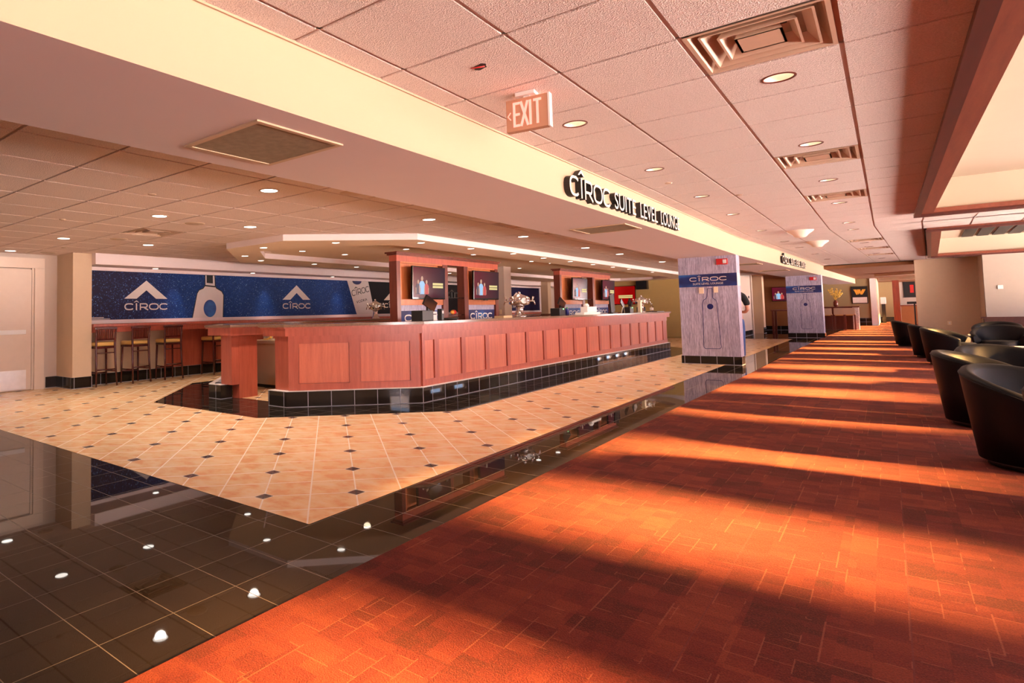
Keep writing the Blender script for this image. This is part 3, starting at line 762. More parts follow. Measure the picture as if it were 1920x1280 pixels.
# inner back counter (work surface under the screens) and stainless cooler in the gap
def inner():
    t = thing('back_counter', 'low dark work counter inside the bar below the screen cabinets', 'counter', (-6.5, 12, 0))
    bm = bm_new(); box(bm, -0.35, 0.35, -4.4, 6.2, 0.005, 0.82); obj('carcass', bm, 'mahog', t)
    bm = bm_new(); box(bm, -0.38, 0.38, -4.45, 6.25, 0.82, 0.86); obj('worktop', bm, 'granite', t)
    t = thing('cooler', 'brushed steel undercounter cooler seen through the bar gate gap', 'cooler', (-7.9, 6.75, 0))
    obj('cabinet', B(box, -0.45, 0.45, -0.28, 0.3, 0.06, 0.74, bev=0.008), 'steel', t)
    obj('top_rim', B(box, -0.47, 0.47, -0.31, 0.3, 0.74, 0.80, bev=0.006), 'steel', t)
    obj('kick_base', B(box, -0.42, 0.42, -0.24, 0.28, 0.005, 0.06), 'black', t)
    # cups and tools on top of it
    spots = [(-8.18, 6.60), (-8.10, 6.62), (-8.02, 6.60)]
    first = None
    for i, (x, y) in enumerate(spots):
        if not first:
            first = tag(obj('paper_cup_stack', B(lathe, [(0.028, 0), (0.036, 0.13), (0.036, 0.135), (0.030, 0.135)], 16), 'paper', loc=(x, y, 0.80)), 'stack of white paper cups on the steel cooler, left of three', 'cup', 'white cup stacks on the steel cooler')
        else:
            c = first.copy(); C.objects.link(c); c.location = (x, y, 0.80); c['label'] = 'stack of white paper cups on the steel cooler, %s of three' % ['', 'middle', 'right'][i]
    bm = bm_new(); tube(bm, [(0, 0, 0.01), (0.1, 0.0, 0.012), (0.22, -0.02, 0.05)], [0.012, 0.012, 0.02], 8)
    tag(obj('scoop', bm, 'gold', loc=(-8.12, 6.52, 0.80)), 'tan handled scoop lying on the steel cooler', 'scoop')
    g = thing('drinking_glass', 'clear rocks glass at the right end of the steel cooler', 'glass', (-7.66, 6.52, 0.80))
    obj('tumbler', B(lathe, [(0.035, 0), (0.045, 0.10), (0.042, 0.10), (0.033, 0.01)], 20), 'glass', g)
    bx = tag(obj('storage_crate', B(box, -0.2, 0.2, -0.1, 0.1, 0, 0.2, bev=0.006), 'navy', loc=(-7.92, 6.93, 0.80)), 'dark navy crate at the back of the steel cooler', 'crate')
inner()

# ------------------------------------------------------------------ screen cabinets with televisions
def player_picture(o, y0, z0, wd, h, scr):
    """stylised advert on the screen: three figures and a gold caption (plane facing +X)"""
    F = ((0.0, 0, 0), (0, 1, 0), (0, 0, 1))
    def fig(cx, sc, body, n):
        bm = bm_new(); FF = ((0.0, cx, z0), (0, 1, 0), (0, 0, 1))
        plate(bm, [(-0.085*sc, 0.02), (0.085*sc, 0.02), (0.10*sc, 0.24*sc), (0.05*sc, 0.30*sc), (-0.05*sc, 0.30*sc), (-0.10*sc, 0.24*sc)], FF, 0.0, 0.0015)
        return obj('picture_figure', bm, body, scr)
    fig(y0+0.12*wd+0.02, h*1.45, PM['pnavy'], 0); fig(y0+0.40*wd, h*1.45, PM['pred'], 0); fig(y0+0.26*wd, h*1.8, PM['pblue'], 0)
    for cx, sc in ((y0+0.12*wd+0.02, h*1.45), (y0+0.40*wd, h*1.45), (y0+0.26*wd, h*1.8)):
        FF = ((0.001, cx, z0), (0, 1, 0), (0, 0, 1)); obj('picture_face', B(plate, arc(0, 0.35*sc, 0.04*sc, 0.055*sc, 0, 345, 12), FF, 0, 0.0015), PM['pskin'], scr)
        for sg in (-1, 1): obj('picture_arm', B(plate, [(sg*0.105*sc, 0.05*sc), (sg*0.085*sc, 0.04*sc), (sg*0.08*sc, 0.2*sc), (sg*0.105*sc, 0.2*sc)], FF, 0, 0.0015), PM['pskin'], scr)
    for k in range(2):
        FF = ((0.0, y0+0.60*wd, z0+0.40*h-0.11*h*k), (0, 1, 0), (0, 0, 1)); obj('picture_caption', B(plate, [(0, 0), (0.34*wd, 0), (0.34*wd, 0.085*h), (0, 0.085*h)], FF, 0, 0.0015), PM['pgold'], scr)
PM = dict(pnavy=emit('screen_navy', (0.10, 0.05, 0.12), 0.5, (0.02,)*3), pred=emit('screen_red', (0.85, 0.04, 0.05), 0.6, (0.02,)*3), pblue=emit('screen_sky_blue', (0.35, 0.66, 1.0), 0.8, (0.02,)*3),
          pskin=emit('screen_skin', (0.85, 0.45, 0.30), 0.6, (0.02,)*3), pgold=emit('screen_gold', (0.95, 0.80, 0.30), 0.7, (0.02,)*3))
def scr_mat(name, a, b):
    s = NT(name); p = s.pos(); o = s.xyz(p)
    f = s.map(o[1], -0.5, 0.5, 0.0, 1.0)
    s.set(Base_Color=(0.006, 0.006, 0.008), Roughness=0.14, Specular_IOR_Level=0.15, Emission_Color=s.mix(f, a, b), Emission_Strength=0.6)
    return s.m
SM1 = scr_mat('screen_maroon_picture', (0.22, 0.008, 0.03), (0.04, 0.015, 0.03)); SM2 = scr_mat('screen_red_picture', (0.85, 0.02, 0.01), (0.45, 0.0, 0.0))
def television(label, loc, rz=0.0, wd=0.98, h=0.57, tilt=0.0, sm=SM1, group=None):
    t = thing('television', label, 'television', loc, rz, group); t.rotation_euler = (0, tilt, rz)
    obj('frame', B(box, 0.0, 0.045, -wd/2, wd/2, -h/2, h/2, bev=0.008), 'blackgloss', t)
    scr = obj('screen', B(box, 0.045, 0.047, -wd/2+0.018, wd/2-0.018, -h/2+0.03, h/2-0.018), sm, t)
    hold = bpy.data.objects.new('x', None)
    bpy.data.objects.remove(hold)
    z0 = -h/2+0.12*h
    # pictures sit a hair in front of the screen
    n0 = len(bpy.data.objects)
    player_picture(None, -wd/2+0.02, z0, wd-0.04, h*0.80, scr)
    for c in scr.children: c.location.x = 0.0475
    obj('mount', B(box, -0.10, 0.0, -0.12, 0.12, -0.12, 0.12), 'black', t)
    obj('sensor_bar', B(box, 0.0, 0.04, -0.06, 0.06, -h/2-0.012, -h/2), 'black', t)
    return t
def cabinet(y0, length, label, label_b):
    D = 0.16
    t = thing('screen_cabinet', label, 'cabinet', (-6.2-D/2, y0, 0.86))
    X0, X1 = -D/2, D/2
    k = length/3.40
    zt = 2.205-0.86
    def Y(v): return v*k
    for a, b in ((0, 0.10), (1.36, 1.52), (2.08, 2.22), (3.28, 3.40)): obj('stile', B(box, X0, X1, Y(a), Y(b), 0, zt-0.13), 'mahog', t)
    bm = bm_new(); box(bm, X0+0.001, X1+0.004, 0.0, Y(3.40), zt-0.13, zt)
    obj('header', bm, 'cherry', t)
    bm = bm_new(); box(bm, X0-0.05, X1+0.05, -0.05, Y(3.40)+0.05, zt, zt+0.025); box(bm, X0-0.025, X1+0.025, -0.025, Y(3.40)+0.025, zt-0.03, zt)
    obj('crown', bm, 'mahog', t)
    for a, b in ((0.10, 1.36), (2.22, 3.28)):
        bm = bm_new(); box(bm, X0+0.03, X0+0.05, Y(a), Y(b), 0, zt-0.12); obj('back_panel', bm, 'orangew', t)
        bm = bm_new(); box(bm, X0+0.02, X1-0.01, Y(a), Y(b), 0.476, 0.575); box(bm, X1-0.03, X1-0.005, Y(a), Y(a)+0.03, 0.57, zt-0.13); box(bm, X1-0.03, X1-0.005, Y(a), Y(b), zt-0.155, zt-0.13); obj('rail', bm, 'orangew', t)
        sg = obj('sign_panel', B(box, X0+0.05, X1-0.04, Y(a)+0.005, Y(b)-0.005, 0.0, 0.476), 'wrap', t)
        F = ((X1-0.04, Y(a)+0.006, 0), (0, 1, 0), (0, 0, 1)); W_ = Y(b)-Y(a)-0.012
        bm = bm_new(); plate(bm, [(0, 0.02), (W_, 0.02), (W_, 0.38), (0, 0.38)], F, 0, 0.003); obj('banner', bm, 'band', sg)
        bm = bm_new(); ciroc(bm, W_*0.10, 0.195, W_*0.80, 0.12, F, 0.003, 0.006); obj('lettering', bm, 'paper', sg)
    # glass shelves in the middle opening
    for z in (0.48, 0.80):
        bm = bm_new(); box(bm, X0+0.01, X1-0.01, Y(1.52), Y(2.08), z-0.63+0.43, z-0.63+0.443)
        obj('glass_shelf', bm, 'gshelf', t)
    return t, k
t, k = cabinet(7.78, 3.40, 'nearer cherry wood screen cabinet standing behind the bar', '')
television('wall television in the left bay of the nearer screen cabinet', (-6.15, 8.58, 1.72), tilt=R(2))
television('wall television in the right bay of the nearer screen cabinet', (-6.15, 10.55, 1.72), tilt=R(2))
t, k = cabinet(14.30, 3.55, 'farther cherry wood screen cabinet standing behind the bar', '')
television('wall television in the left bay of the farther screen cabinet', (-6.15, 15.35, 1.735), tilt=R(2))
television('wall television in the right bay of the farther screen cabinet', (-6.15, 17.45, 1.735), tilt=R(2))
# things on shelves
def shelf_ball(loc, label):
    bm = bm_new(); ell(bm, (0, 0, 0.045), (0.04, 0.09, 0.045)); o = obj('toy_football', bm, 'amber', loc=loc); tag(o, label, 'football')
    bm = bm_new(); lathe(bm, [(0.046, -0.03), (0.0462, 0.03)], 16, M=Matrix.Translation((0, 0, 0.045)) @ Matrix.Rotation(R(90), 4, 'X'), cap=False); obj('stripe', bm, 'red', o)
shelf_ball((-6.24, 9.52, 0.86+0.294), 'orange and maroon toy football on the lower glass shelf of the nearer cabinet')
shelf_ball((-6.24, 16.05, 0.86+0.294), 'orange toy football on the lower glass shelf of the farther cabinet')
bm = bm_new(); textmesh('cîr', 0.44, 0.15, ((0, 0, 0), (0, 1, 0), (0, 0, 1)), 0.03, 0, bm=bm)
tag(obj('letter_sign', bm, 'lettblack', loc=(-6.30, 9.31, 0.86+0.613)), 'black cut-out letters standing on the upper glass shelf', 'sign')

# ------------------------------------------------------------------ beer towers
def beer_tower(loc, label, s=1.0, cream=False):
    t = thing('beer_tower', label, 'beer tower', loc)
    obj('base', B(lathe, [(0.13*s, 0), (0.13*s, 0.02), (0.085*s, 0.05), (0.065*s, 0.14), (0.075*s, 0.20)], 24), 'chrome', t)
    obj('drum', B(lathe, [(0.075*s, 0.20), (0.15*s, 0.225), (0.19*s, 0.24), (0.19*s, 0.345), (0.17*s, 0.36), (0.06*s, 0.405), (0.025*s, 0.425)], 28), 'chrome', t)
    obj('finial', B(lathe, [(0.02*s, 0.42), (0.028*s, 0.44), (0.018*s, 0.465)], 12), 'chrome', t)
    M0 = None
    for i in range(6):
        a = 2*PI*i/6+0.5; c, s_ = math.cos(a), math.sin(a)
        bm = bm_new(); tube(bm, [(0.18*s*c, 0.18*s*s_, 0.29), (0.26*s*c, 0.26*s*s_, 0.285), (0.275*s*c, 0.275*s*s_, 0.22)], [0.018*s, 0.016*s, 0.011*s], 8)
        tube(bm, [(0.225*s*c, 0.225*s*s_, 0.295), (0.25*s*c, 0.25*s*s_, 0.37)], [0.012*s, 0.02*s], 8)
        obj('tap', bm, 'chrome', t)
    a = R(-38); c, s_ = math.cos(a), math.sin(a)
    bm = bm_new(); M_ = Matrix.Rotation(a, 4, 'Z') @ Matrix.Translation((0.193*s, 0, 0.295)) @ Matrix.Rotation(R(90), 4, 'Y')
    lathe(bm, [(0.052*s, -0.004), (0.052*s, 0.006)], 20, M=M_); obj('badge', bm, 'white', t)
    return t
beer_tower((-5.12, 10.0, 1.085), 'large chrome drum beer tower between the two screen cabinets', 1.0)
beer_tower((-5.12, 17.1, 1.085), 'small chrome beer tower near the far end of the bar', 0.85)
beer_tower((-9.32, 10.85, 1.085), 'gold-lit chrome beer tower on the rear counter left of the cabinets', 0.8)

# ------------------------------------------------------------------ tills and small things on the bar
def pos_terminal(loc, label, rz=0.0, led=False, printer=True):
    t = thing('till', label, 'till', loc, rz)
    obj('cash_box', B(box, -0.1, 0.1, -0.17, 0.10, 0, 0.15, bev=0.01), 'black', t)
    M_ = Matrix.Translation((0.0, 0.12, 0.20)) @ Matrix.Rotation(R(-25), 4, 'X') @ Matrix.Rotation(R(10), 4, 'Y')
    obj('monitor', B(box, -0.015, 0.015, -0.14, 0.14, -0.02, 0.13, M=M_), 'blackgloss', t)
    obj('monitor_stand', B(box, -0.03, 0.0, 0.10, 0.16, 0.0, 0.2), 'black', t)
    if printer:
        p = obj('receipt_printer', B(box, -0.06, 0.07, 0.11, 0.235, 0, 0.13, bev=0.01), 'greyprint', t)
        obj('paper_slot', B(box, 0.071, 0.074, 0.13, 0.21, 0.085, 0.10), 'black', p)
    if led: obj('status_light', B(box, 0.1, 0.105, -0.02, 0.02, 0.12, 0.14), 'led', t)
    return t
pos_terminal((-5.08, 6.98, 1.085), 'black till with tilted screen and grey printer in front of the nearest banner')
t = thing('card_reader', 'black card reader standing right of the nearest till', 'card reader', (-5.05, 7.36, 1.085))
M_ = Matrix.Rotation(R(-18), 4, 'X')
obj('body', B(box, -0.04, 0.04, -0.03, 0.03, 0.0, 0.17, bev=0.008), 'black', t); obj('display', B(box, 0.041, 0.043, -0.02, 0.02, 0.10, 0.14), 'greyprint', t)
bm = bm_new(); lathe(bm, [(0.11, 0), (0.14, 0.03), (0.135, 0.03), (0.10, 0.01)], 24); tag(obj('tray', bm, 'black', loc=(-5.1, 7.68, 1.085)), 'round black tray on the bar right of the nearest till', 'tray')
tag(obj('cardboard_box', B(box, -0.09, 0.09, -0.15, 0.15, 0, 0.035), 'carton', loc=(-5.05, 9.25, 1.085)), 'flat tan cardboard box left of the large beer tower', 'box')
pos_terminal((-5.08, 11.6, 1.085), 'black till in front of the farther screen cabinet', led=True, printer=False)
t = thing('bottle', 'dark bottle with green top beside the farther till', 'bottle', (-5.05, 11.95, 1.085))
obj('body', B(lathe, [(0.035, 0), (0.037, 0.11), (0.018, 0.14)], 16), 'navy', t); obj('cap', B(lathe, [(0.018, 0.14), (0.016, 0.165)], 12), 'green', t)
t = thing('carton_stack', 'pile of white cartons and paper in front of the farther cabinet', 'boxes', (-5.05, 13.1, 1.085))
obj('lower_carton', B(box, -0.1, 0.1, -0.5, 0.45, 0, 0.05), 'paper', t); obj('upper_carton', B(box, -0.08, 0.08, -0.25, 0.30, 0.05, 0.17, bev=0.01), 'paper', t)
bm = bm_new(); lathe(bm, [(0.05, 0.17), (0.06, 0.20), (0.03, 0.24)], 14, c=(0, -0.1, 0)); obj('paper_roll', bm, 'paper', t)
bm = bm_new(); M_ = Matrix.Rotation(R(11), 4, 'X'); box(bm, -0.015, 0.015, -0.14, 0.14, 0.03, 0.46, M=M_); box(bm, -0.06, 0.06, -0.16, 0.16, 0.0, 0.02)
tag(obj('menu_board', bm, 'black', loc=(-5.1, 14.8, 1.085)), 'tall dark board leaning back on the bar', 'board')
t = thing('tablet_stand', 'black tablet on a bent stand between board and small beer tower', 'tablet', (-5.1, 15.5, 1.085))
M_ = Matrix.Translation((0, 0, 0.22)) @ Matrix.Rotation(R(-35), 4, 'X'); obj('tablet', B(box, -0.012, 0.012, -0.16, 0.12, -0.05, 0.06, M=M_), 'blackgloss', t)
bm = bm_new(); tube(bm, [(0, -0.1, 0.0), (0, 0.05, 0.2), (0, 0.14, 0.0)], 0.012); obj('stand', bm, 'steel', t)
pos_terminal((-5.12, 16.0, 1.085), 'black till with green light left of the small beer tower', led=True, printer=False)
bm = bm_new(); box(bm, -0.04, 0.04, -0.06, 0.06, 0, 0.30, bev=0.01); box(bm, -0.05, 0.05, -0.07, 0.1, 0.28, 0.32); tag(obj('water_dispenser', bm, 'cream', loc=(-5.0, 16.55, 1.085)), 'ivory dispenser post standing against the small beer tower', 'dispenser')
t = thing('bottle', 'clear plastic bottle alone on the far part of the bar', 'bottle', (-5.05, 19.0-0.6, 1.085))
obj('body', B(lathe, [(0.045, 0), (0.05, 0.02), (0.05, 0.15), (0.02, 0.20), (0.02, 0.22)], 18), 'glass', t); obj('label_band', B(lathe, [(0.051, 0.05), (0.051, 0.12)], 18, cap=False), 'paper', t); obj('cap', B(lathe, [(0.022, 0.22), (0.022, 0.25)], 12), 'white', t)
t.location = (-5.4, 19.0, 1.085)
tag(obj('tray', B(box, -0.15, 0.15, -0.35, 0.35, 0, 0.02), 'black', loc=(-5.0, 17.9, 1.085)), 'flat black tray beside the clear plastic bottle', 'tray')
pos_terminal((-5.85, 19.45, 1.085), 'black till at the far end of the bar by the first column', R(30), printer=False)

# ------------------------------------------------------------------ mural wall
def mural():
    XW = -11.38
    t = thing('mural', 'long blue droplet mural with silver emblems and bottle above the rear counter', 'mural', (XW, 4.95, 1.20))
    def P(name, bm, m, par=None):
        o = obj(name, bm, m, par or t); o.location = (-XW, -4.95, -1.20); return o
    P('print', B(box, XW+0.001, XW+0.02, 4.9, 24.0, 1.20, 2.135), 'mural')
    bm = bm_new(); box(bm, XW+0.001, XW+0.05, 4.9, 24.1, 2.135, 2.20); box(bm, XW+0.001, XW+0.05, 4.9, 24.1, 1.13, 1.20); box(bm, XW+0.001, XW+0.05, 24.0, 24.1, 1.2, 2.135)
    P('frame', bm, 'ringside')
    F = ((XW+0.02, 0, 0), (0, 1, 0), (0, 0, 1))
    for y0, y1, zc, zt, m in ((5.70, 6.62, 1.605, 1.97, 'silver'), (9.72, 10.65, 1.60, 1.965, 'silver'), (13.62, 14.6, 1.60, 1.96, 'lettcream'), (21.3, 22.6, 1.55, 1.95, 'lettcream')):
        bm = bm_new(); chevron(bm, (y0+y1)/2, zc, y1-y0, zt-zc, F, 0, 0.004); P('emblem', bm, m)
        bm = bm_new(); ciroc(bm, y0, zc-0.225, y1-y0, 0.135, F, 0, 0.004); P('lettering', bm, m)
    # printed bottle neck and shoulder (flat print)
    c = 7.62
    body = [(c-0.42, 1.20), (c-0.30, 1.73), (c-0.25, 1.80), (c-0.15, 1.84), (c-0.10, 1.90), (c-0.10, 2.135), (c+0.15, 2.135), (c+0.16, 1.90), (c+0.19, 1.85), (c+0.33, 1.78), (c+0.38, 1.70), (c+0.36, 1.20)]
    bm = bm_new(); plate(bm, [(a, b) for a, b in body][::-1], F, 0, 0.003); P('bottle_print', bm, 'greyprint')
    bm = bm_new(); ribbon(bm, body, 0.02, F, 0.003, 0.005); ribbon(bm, [(c-0.10, 1.90), (c+0.16, 1.88)], 0.03, F, 0.003, 0.005); plate(bm, [(c-0.06, 1.96), (c+0.10, 1.95), (c+0.10, 2.13), (c-0.06, 2.13)], F, 0.003, 0.0045); P('bottle_outline', bm, 'lettblack')
    bm = bm_new(); plate(bm, arc(c+0.02, 1.40, 0.16, 0.19, 0, 350, 26), F, 0.003, 0.006); P('bottle_dot', bm, 'band')
    # tilted white label print
    L = [(12.05, 2.135), (12.93, 2.135), (13.20, 1.20), (12.42, 1.20)]
    bm = bm_new(); plate(bm, L[::-1], F, 0, 0.003); P('label_print', bm, 'greyprint')
    a = R(11); FL = ((XW+0.02, 12.24, 1.70), (0, math.cos(a), math.sin(a)), (0, -math.sin(a), math.cos(a)))
    bm = bm_new(); ciroc(bm, 0, 0, 0.74, 0.17, FL, 0.003, 0.006, 0.11); P('label_lettering', bm, 'lettblack')
    FL = ((XW+0.02, 12.42, 1.50), (0, math.cos(a), math.sin(a)), (0, -math.sin(a), math.cos(a)))
    bm = bm_new(); textmesh('VODKA', 0.46, 0.075, FL, 0.003, 0.003, bm=bm); P('label_small_lettering', bm, 'lettblack')
    bm = bm_new(); plate(bm, arc(12.45, 2.135, 0.19, 0.10, 180, 360, 16), F, 0.003, 0.006); P('label_dot', bm, 'navy')
    bm = bm_new(); plate(bm, [(5.05, 1.235), (5.30, 1.235), (5.30, 1.25), (5.05, 1.25)], F, 0, 0.003); plate(bm, [(4.96, 1.21), (5.42, 1.21), (5.42, 1.222), (4.96, 1.222)], F, 0, 0.003); P('fine_print', bm, 'greyprint')
mural()
t = thing('rear_counter', 'narrow cherry wood stand-up counter running below the mural', 'counter', (-11.1, 4.9, 0))
def P(name, bm, m):
    o = obj(name, bm, m, t); o.location = (11.1, -4.9, 0); return o
P('countertop', B(box, -11.37, -10.88, 4.89, 24, 1.075, 1.125, bev=0.01), 'cherry')
P('apron', B(box, -11.34, -10.94, 4.9, 24, 0.97, 1.075), 'cherry')
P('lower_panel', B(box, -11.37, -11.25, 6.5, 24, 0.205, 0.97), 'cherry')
P('pale_panel', B(box, -11.37, -11.25, 4.9, 6.5, 0.205, 0.97), 'fascia')  # paler left stretch of the lower panel, in the cream tone
P('tiled_base', B(box, -11.37, -11.23, 4.9, 24, 0.002, 0.205), 'tbv')

# white pier with outlets and small sign behind the bar
wallbox('wall_pier_white', -8.30, -7.86, 14.5, 14.9, 0, 2.42, 'wallp')
wallbox('wall_pier_far', -10.80, -10.50, 23.0, 23.3, 0, 2.42, 'fascia')
F = ((-8.28, 14.5, 1.70), (1, 0, 0), (0, 0, 1))
t = thing('wall_sign', 'small blue sign on the white pier beside the nearer cabinet', 'sign', (-8.1, 14.49, 1.66))
obj('panel', B(box, -0.22, 0.08, -0.015, 0.0, 0, 0.40), 'steel', t); obj('face', B(box, -0.20, 0.06, -0.02, -0.015, 0.03, 0.37), 'band', t)
bm = bm_new(); ciroc(bm, -0.185, 0.16, 0.23, 0.07, ((0, -0.02, 0), (1, 0, 0), (0, 0, 1)), 0, 0.003, 0.2); obj('lettering', bm, 'paper', t)
t0 = None
for i in range(3):
    x = -8.22+0.12*i
    if not t0:
        t0 = thing('outlet_plate', 'ivory outlet plate on the white pier, left of three', 'outlet', (x, 14.49, 1.12), 0, 'outlets on the white pier')
        obj('plate', B(box, -0.035, 0.035, -0.008, 0.0, 0, 0.12, bev=0.002), 'cream', t0)
    else: dup(t0, (x, 14.49, 1.12), None, 'ivory outlet plate on the white pier, %s of three' % ['', 'middle', 'right'][i])
# far wall screen and speaker
t = television('large screen with red picture on the ochre far wall', (-9.0, 26.44, 1.76), R(-90), 1.75, 0.80, sm=SM2)
tag(obj('wall_speaker', B(box, -0.22, 0.22, -0.25, 0, -0.2, 0.2, bev=0.01), 'black', loc=(-7.83, 26.5, 2.18)), 'black box speaker high on the ochre far wall', 'speaker')

# ------------------------------------------------------------------ bar stools
def bar_stool():
    t = thing('bar_stool', 'dark red wooden bar stool with mustard seat nearest the tan pier', 'bar stool', (0, 0, 0), 0, 'bar stools at the mural counter')
    # seat faces -X (towards the counter); back at +X side
    for sx, sy in ((1, -1), (1, 1)):
        bm = bm_new(); tube(bm, [(0.21, sy*0.19, 0), (0.18, sy*0.175, 0.40), (0.165, sy*0.17, 0.76), (0.19, sy*0.18, 1.06)], [0.016, 0.019, 0.02, 0.016], 8)
        obj('leg', bm, 'stoolw', t)
    for sy in (-1, 1):
        bm = bm_new(); tube(bm, [(-0.19, sy*0.18, 0), (-0.165, sy*0.165, 0.70)], [0.016, 0.02], 8); obj('leg', bm, 'stoolw', t)
    bm = bm_new(); box(bm, -0.19, 0.18, -0.185, 0.185, 0.68, 0.72, bev=0.008); obj('seat_frame', bm, 'stoolw', t)
    bm = bm_new(); box(bm, -0.20, 0.165, -0.19, 0.19, 0.72, 0.795, bev=0.028)
    for f in bm.faces: f.smooth = True
    obj('seat', bm, 'seatf', t)
    for a, b, r in (((0.195, -0.17, 0.30), (0.195, 0.17, 0.30), 0.013), ((-0.18, -0.17, 0.22), (-0.18, 0.17, 0.22), 0.014), ((0.19, -0.178, 0.26), (-0.18, -0.172, 0.26), 0.012), ((0.19, 0.178, 0.26), (-0.18, 0.172, 0.26), 0.012), ((0.175, -0.16, 0.60), (0.175, 0.16, 0.60), 0.010)):
        obj('stretcher', B(tube, [a, b], r, 8), 'stoolw', t)
    obj('back_rail', B(box, 0.165, 0.205, -0.20, 0.20, 1.02, 1.065, bev=0.008), 'stoolw', t); obj('back_rail', B(box, 0.155, 0.18, -0.17, 0.17, 0.83, 0.855), 'stoolw', t)
    bm = bm_new()
    for i in range(9): box(bm, 0.166, 0.184, -0.155+0.0345*i, -0.155+0.0345*i+0.02, 0.855, 1.02)
    obj('back_slat', bm, 'mahog', t)
    return t
s0 = bar_stool(); s0.location = (-11.0, 5.09, 0.002)
for y, rz, lb in ((5.74, 0.10, 'dark red bar stool with mustard seat, second from the tan pier'), (6.44, -0.05, 'dark red bar stool with mustard seat, third from the tan pier'), (7.50, 0.12, 'dark red bar stool in shade, half hidden behind the bar end post')):
    dup(s0, (-11.0, y, 0.002), rz, lb)

# ------------------------------------------------------------------ wrapped columns
def column(name_label, x0, x1, y0, depth, M_=None, plates=True, alarm_label=''):
    t = thing('column', name_label, 'column', ((x0+x1)/2, y0+depth/2, 0), -BEND if M_ else 0)
    W_ = x1-x0; hw = W_/2; hd = depth/2
    obj('shaft', B(box, -hw, hw, -hd, hd, 0.17, ZS+0.0), 'wrap', t)
    obj('tiled_base', B(box, -hw-0.015, hw+0.015, -hd-0.015, hd+0.015, 0.003, 0.17), 'tbv', t)
    F = ((-hw, -hd, 0), (1, 0, 0), (0, 0, 1)); FR = ((hw, -hd, 0), (0, 1, 0), (0, 0, 1))
    bm = bm_new(); plate(bm, [(0, 1.62), (W_, 1.62), (W_, 1.88), (0, 1.88)], F, 0, 0.004); o = obj('banner', bm, 'band', t)
    bm = bm_new(); ciroc(bm, W_*0.19, 1.735, W_*0.64, 0.085, F, 0.004, 0.007); obj('lettering', bm, 'greyprint', o)
    bm = bm_new(); textmesh('SUITE LEVEL LOUNGE', W_*0.52, 0.04, ((-hw+W_*0.25, -hd, 1.66), (1, 0, 0), (0, 0, 1)), 0.003, 0.004, bm=bm); obj('small_lettering', bm, 'silver', o)
    # bottle outline print
    c = W_*0.53
    pts = [(c-0.035, 1.575), (c+0.05, 1.575), (c+0.05, 1.40), (c+0.06, 1.37), (c+0.11, 1.33), (c+0.125, 1.28), (c+0.165, 0.36), (c+0.14, 0.325), (c-0.13, 0.325), (c-0.155, 0.36), (c-0.14, 1.28), (c-0.125, 1.33), (c-0.07, 1.37), (c-0.05, 1.41)]
    bm = bm_new(); ribbon(bm, [(a, b) for a, b in pts], 0.010, F, 0, 0.003, closed=True); obj('bottle_outline', bm, 'navy', t)
    bm = bm_new(); plate(bm, arc(c+0.0, 1.20, 0.058, 0.058, 0, 350, 22), F, 0, 0.004); obj('blue_dot', bm, 'navy', t)
    bm = bm_new()
    for k in range(7): plate(bm, arc(depth*0.5, 0.35+k*0.26, 0.018, 0.035, 0, 340, 10), FR, 0, 0.003)
    plate(bm, [(0.01, 1.62), (depth-0.01, 1.62), (depth-0.01, 1.88), (0.01, 1.88)], FR, 0, 0.002)
    obj('side_print', bm, 'silver', t)
    return t
c1 = column('near lavender wrapped column with blue banner and ivory wall plates', -3.40, -2.31, 14.0, 0.34)
c2 = column('far lavender wrapped column at the carpet edge', -2.82, -1.76, 26.5, 0.34, BM4)
def alarm(loc, rz, label):
    t = thing('fire_alarm', label, 'fire alarm', loc, rz)
    obj('housing', B(box, -0.10, 0.10, -0.05, 0.0, 0, 0.12, bev=0.006), 'red', t); obj('strobe', B(box, 0.02, 0.085, -0.062, -0.05, 0.02, 0.10), 'white', t)
alarm((-2.56, 13.998, 2.06), 0, 'red fire alarm with strobe on the near wrapped column')
alarm((-2.0, 26.48, 2.06), -BEND, 'red fire alarm with strobe on the far wrapped column')
tag(obj('thermostat', B(box, -0.045, 0.045, -0.03, 0, 0, 0.125, bev=0.006), 'cream', loc=(-2.97, 13.998, 1.475)), 'ivory wall box left of the bottle neck on the near column', 'wall box')
tag(obj('switch_plate', B(box, -0.04, 0.04, -0.02, 0, 0, 0.12, bev=0.006), 'cream', loc=(-2.70, 13.998, 1.485)), 'ivory switch plate right of the bottle neck on the near column', 'switch')

# ------------------------------------------------------------------ fascia letters
def fascia_sign(yA, yB, label, xf=False):
    t = thing('fascia_sign', label, 'sign', (-2.3, (yA+yB)/2, 2.29), -BEND if xf else 0)
    L = yB-yA; F = lambda y, z: ((0.0, y-L/2, z), (0, 1, 0), (0, 0, 1))
    bm = bm_new()
    tmp = bm
    ciroc(bm, 0, 0.0, 0.278*L, 0.20, ((0.002, -L/2, 0.0), (0, 1, 0), (0, 0, 1)), 0, 0.06, 0.13)
    bm.normal_update()
    bmesh.ops.recalc_face_normals(bm, faces=bm.faces)
    for f in bm.faces: f.material_index = 1 if f.normal.x > 0.7 else 0
    obj('letter_row', bm, ['lettblack', 'lettcream'], t, fix=False)
    for s, a, b in (('SUITE', 0.315, 0.50), ('LEVEL', 0.545, 0.725), ('LOUNGE', 0.765, 1.0)):
        bm = bm_new(); textmesh(s, (b-a)*L, 0.185, ((0.002, -L/2+a*L, 0.015), (0, 1, 0), (0, 0, 1)), 0.06, 0, 1, 0, bm)
        obj('letter_row', bm, ['lettblack', 'lettcream'], t, fix=False)
fascia_sign(5.47, 9.40, 'large raised black and cream letters on the cream beam')
fascia_sign(19.0, 23.0, 'far raised letters on the cream beam beyond the near column', True)
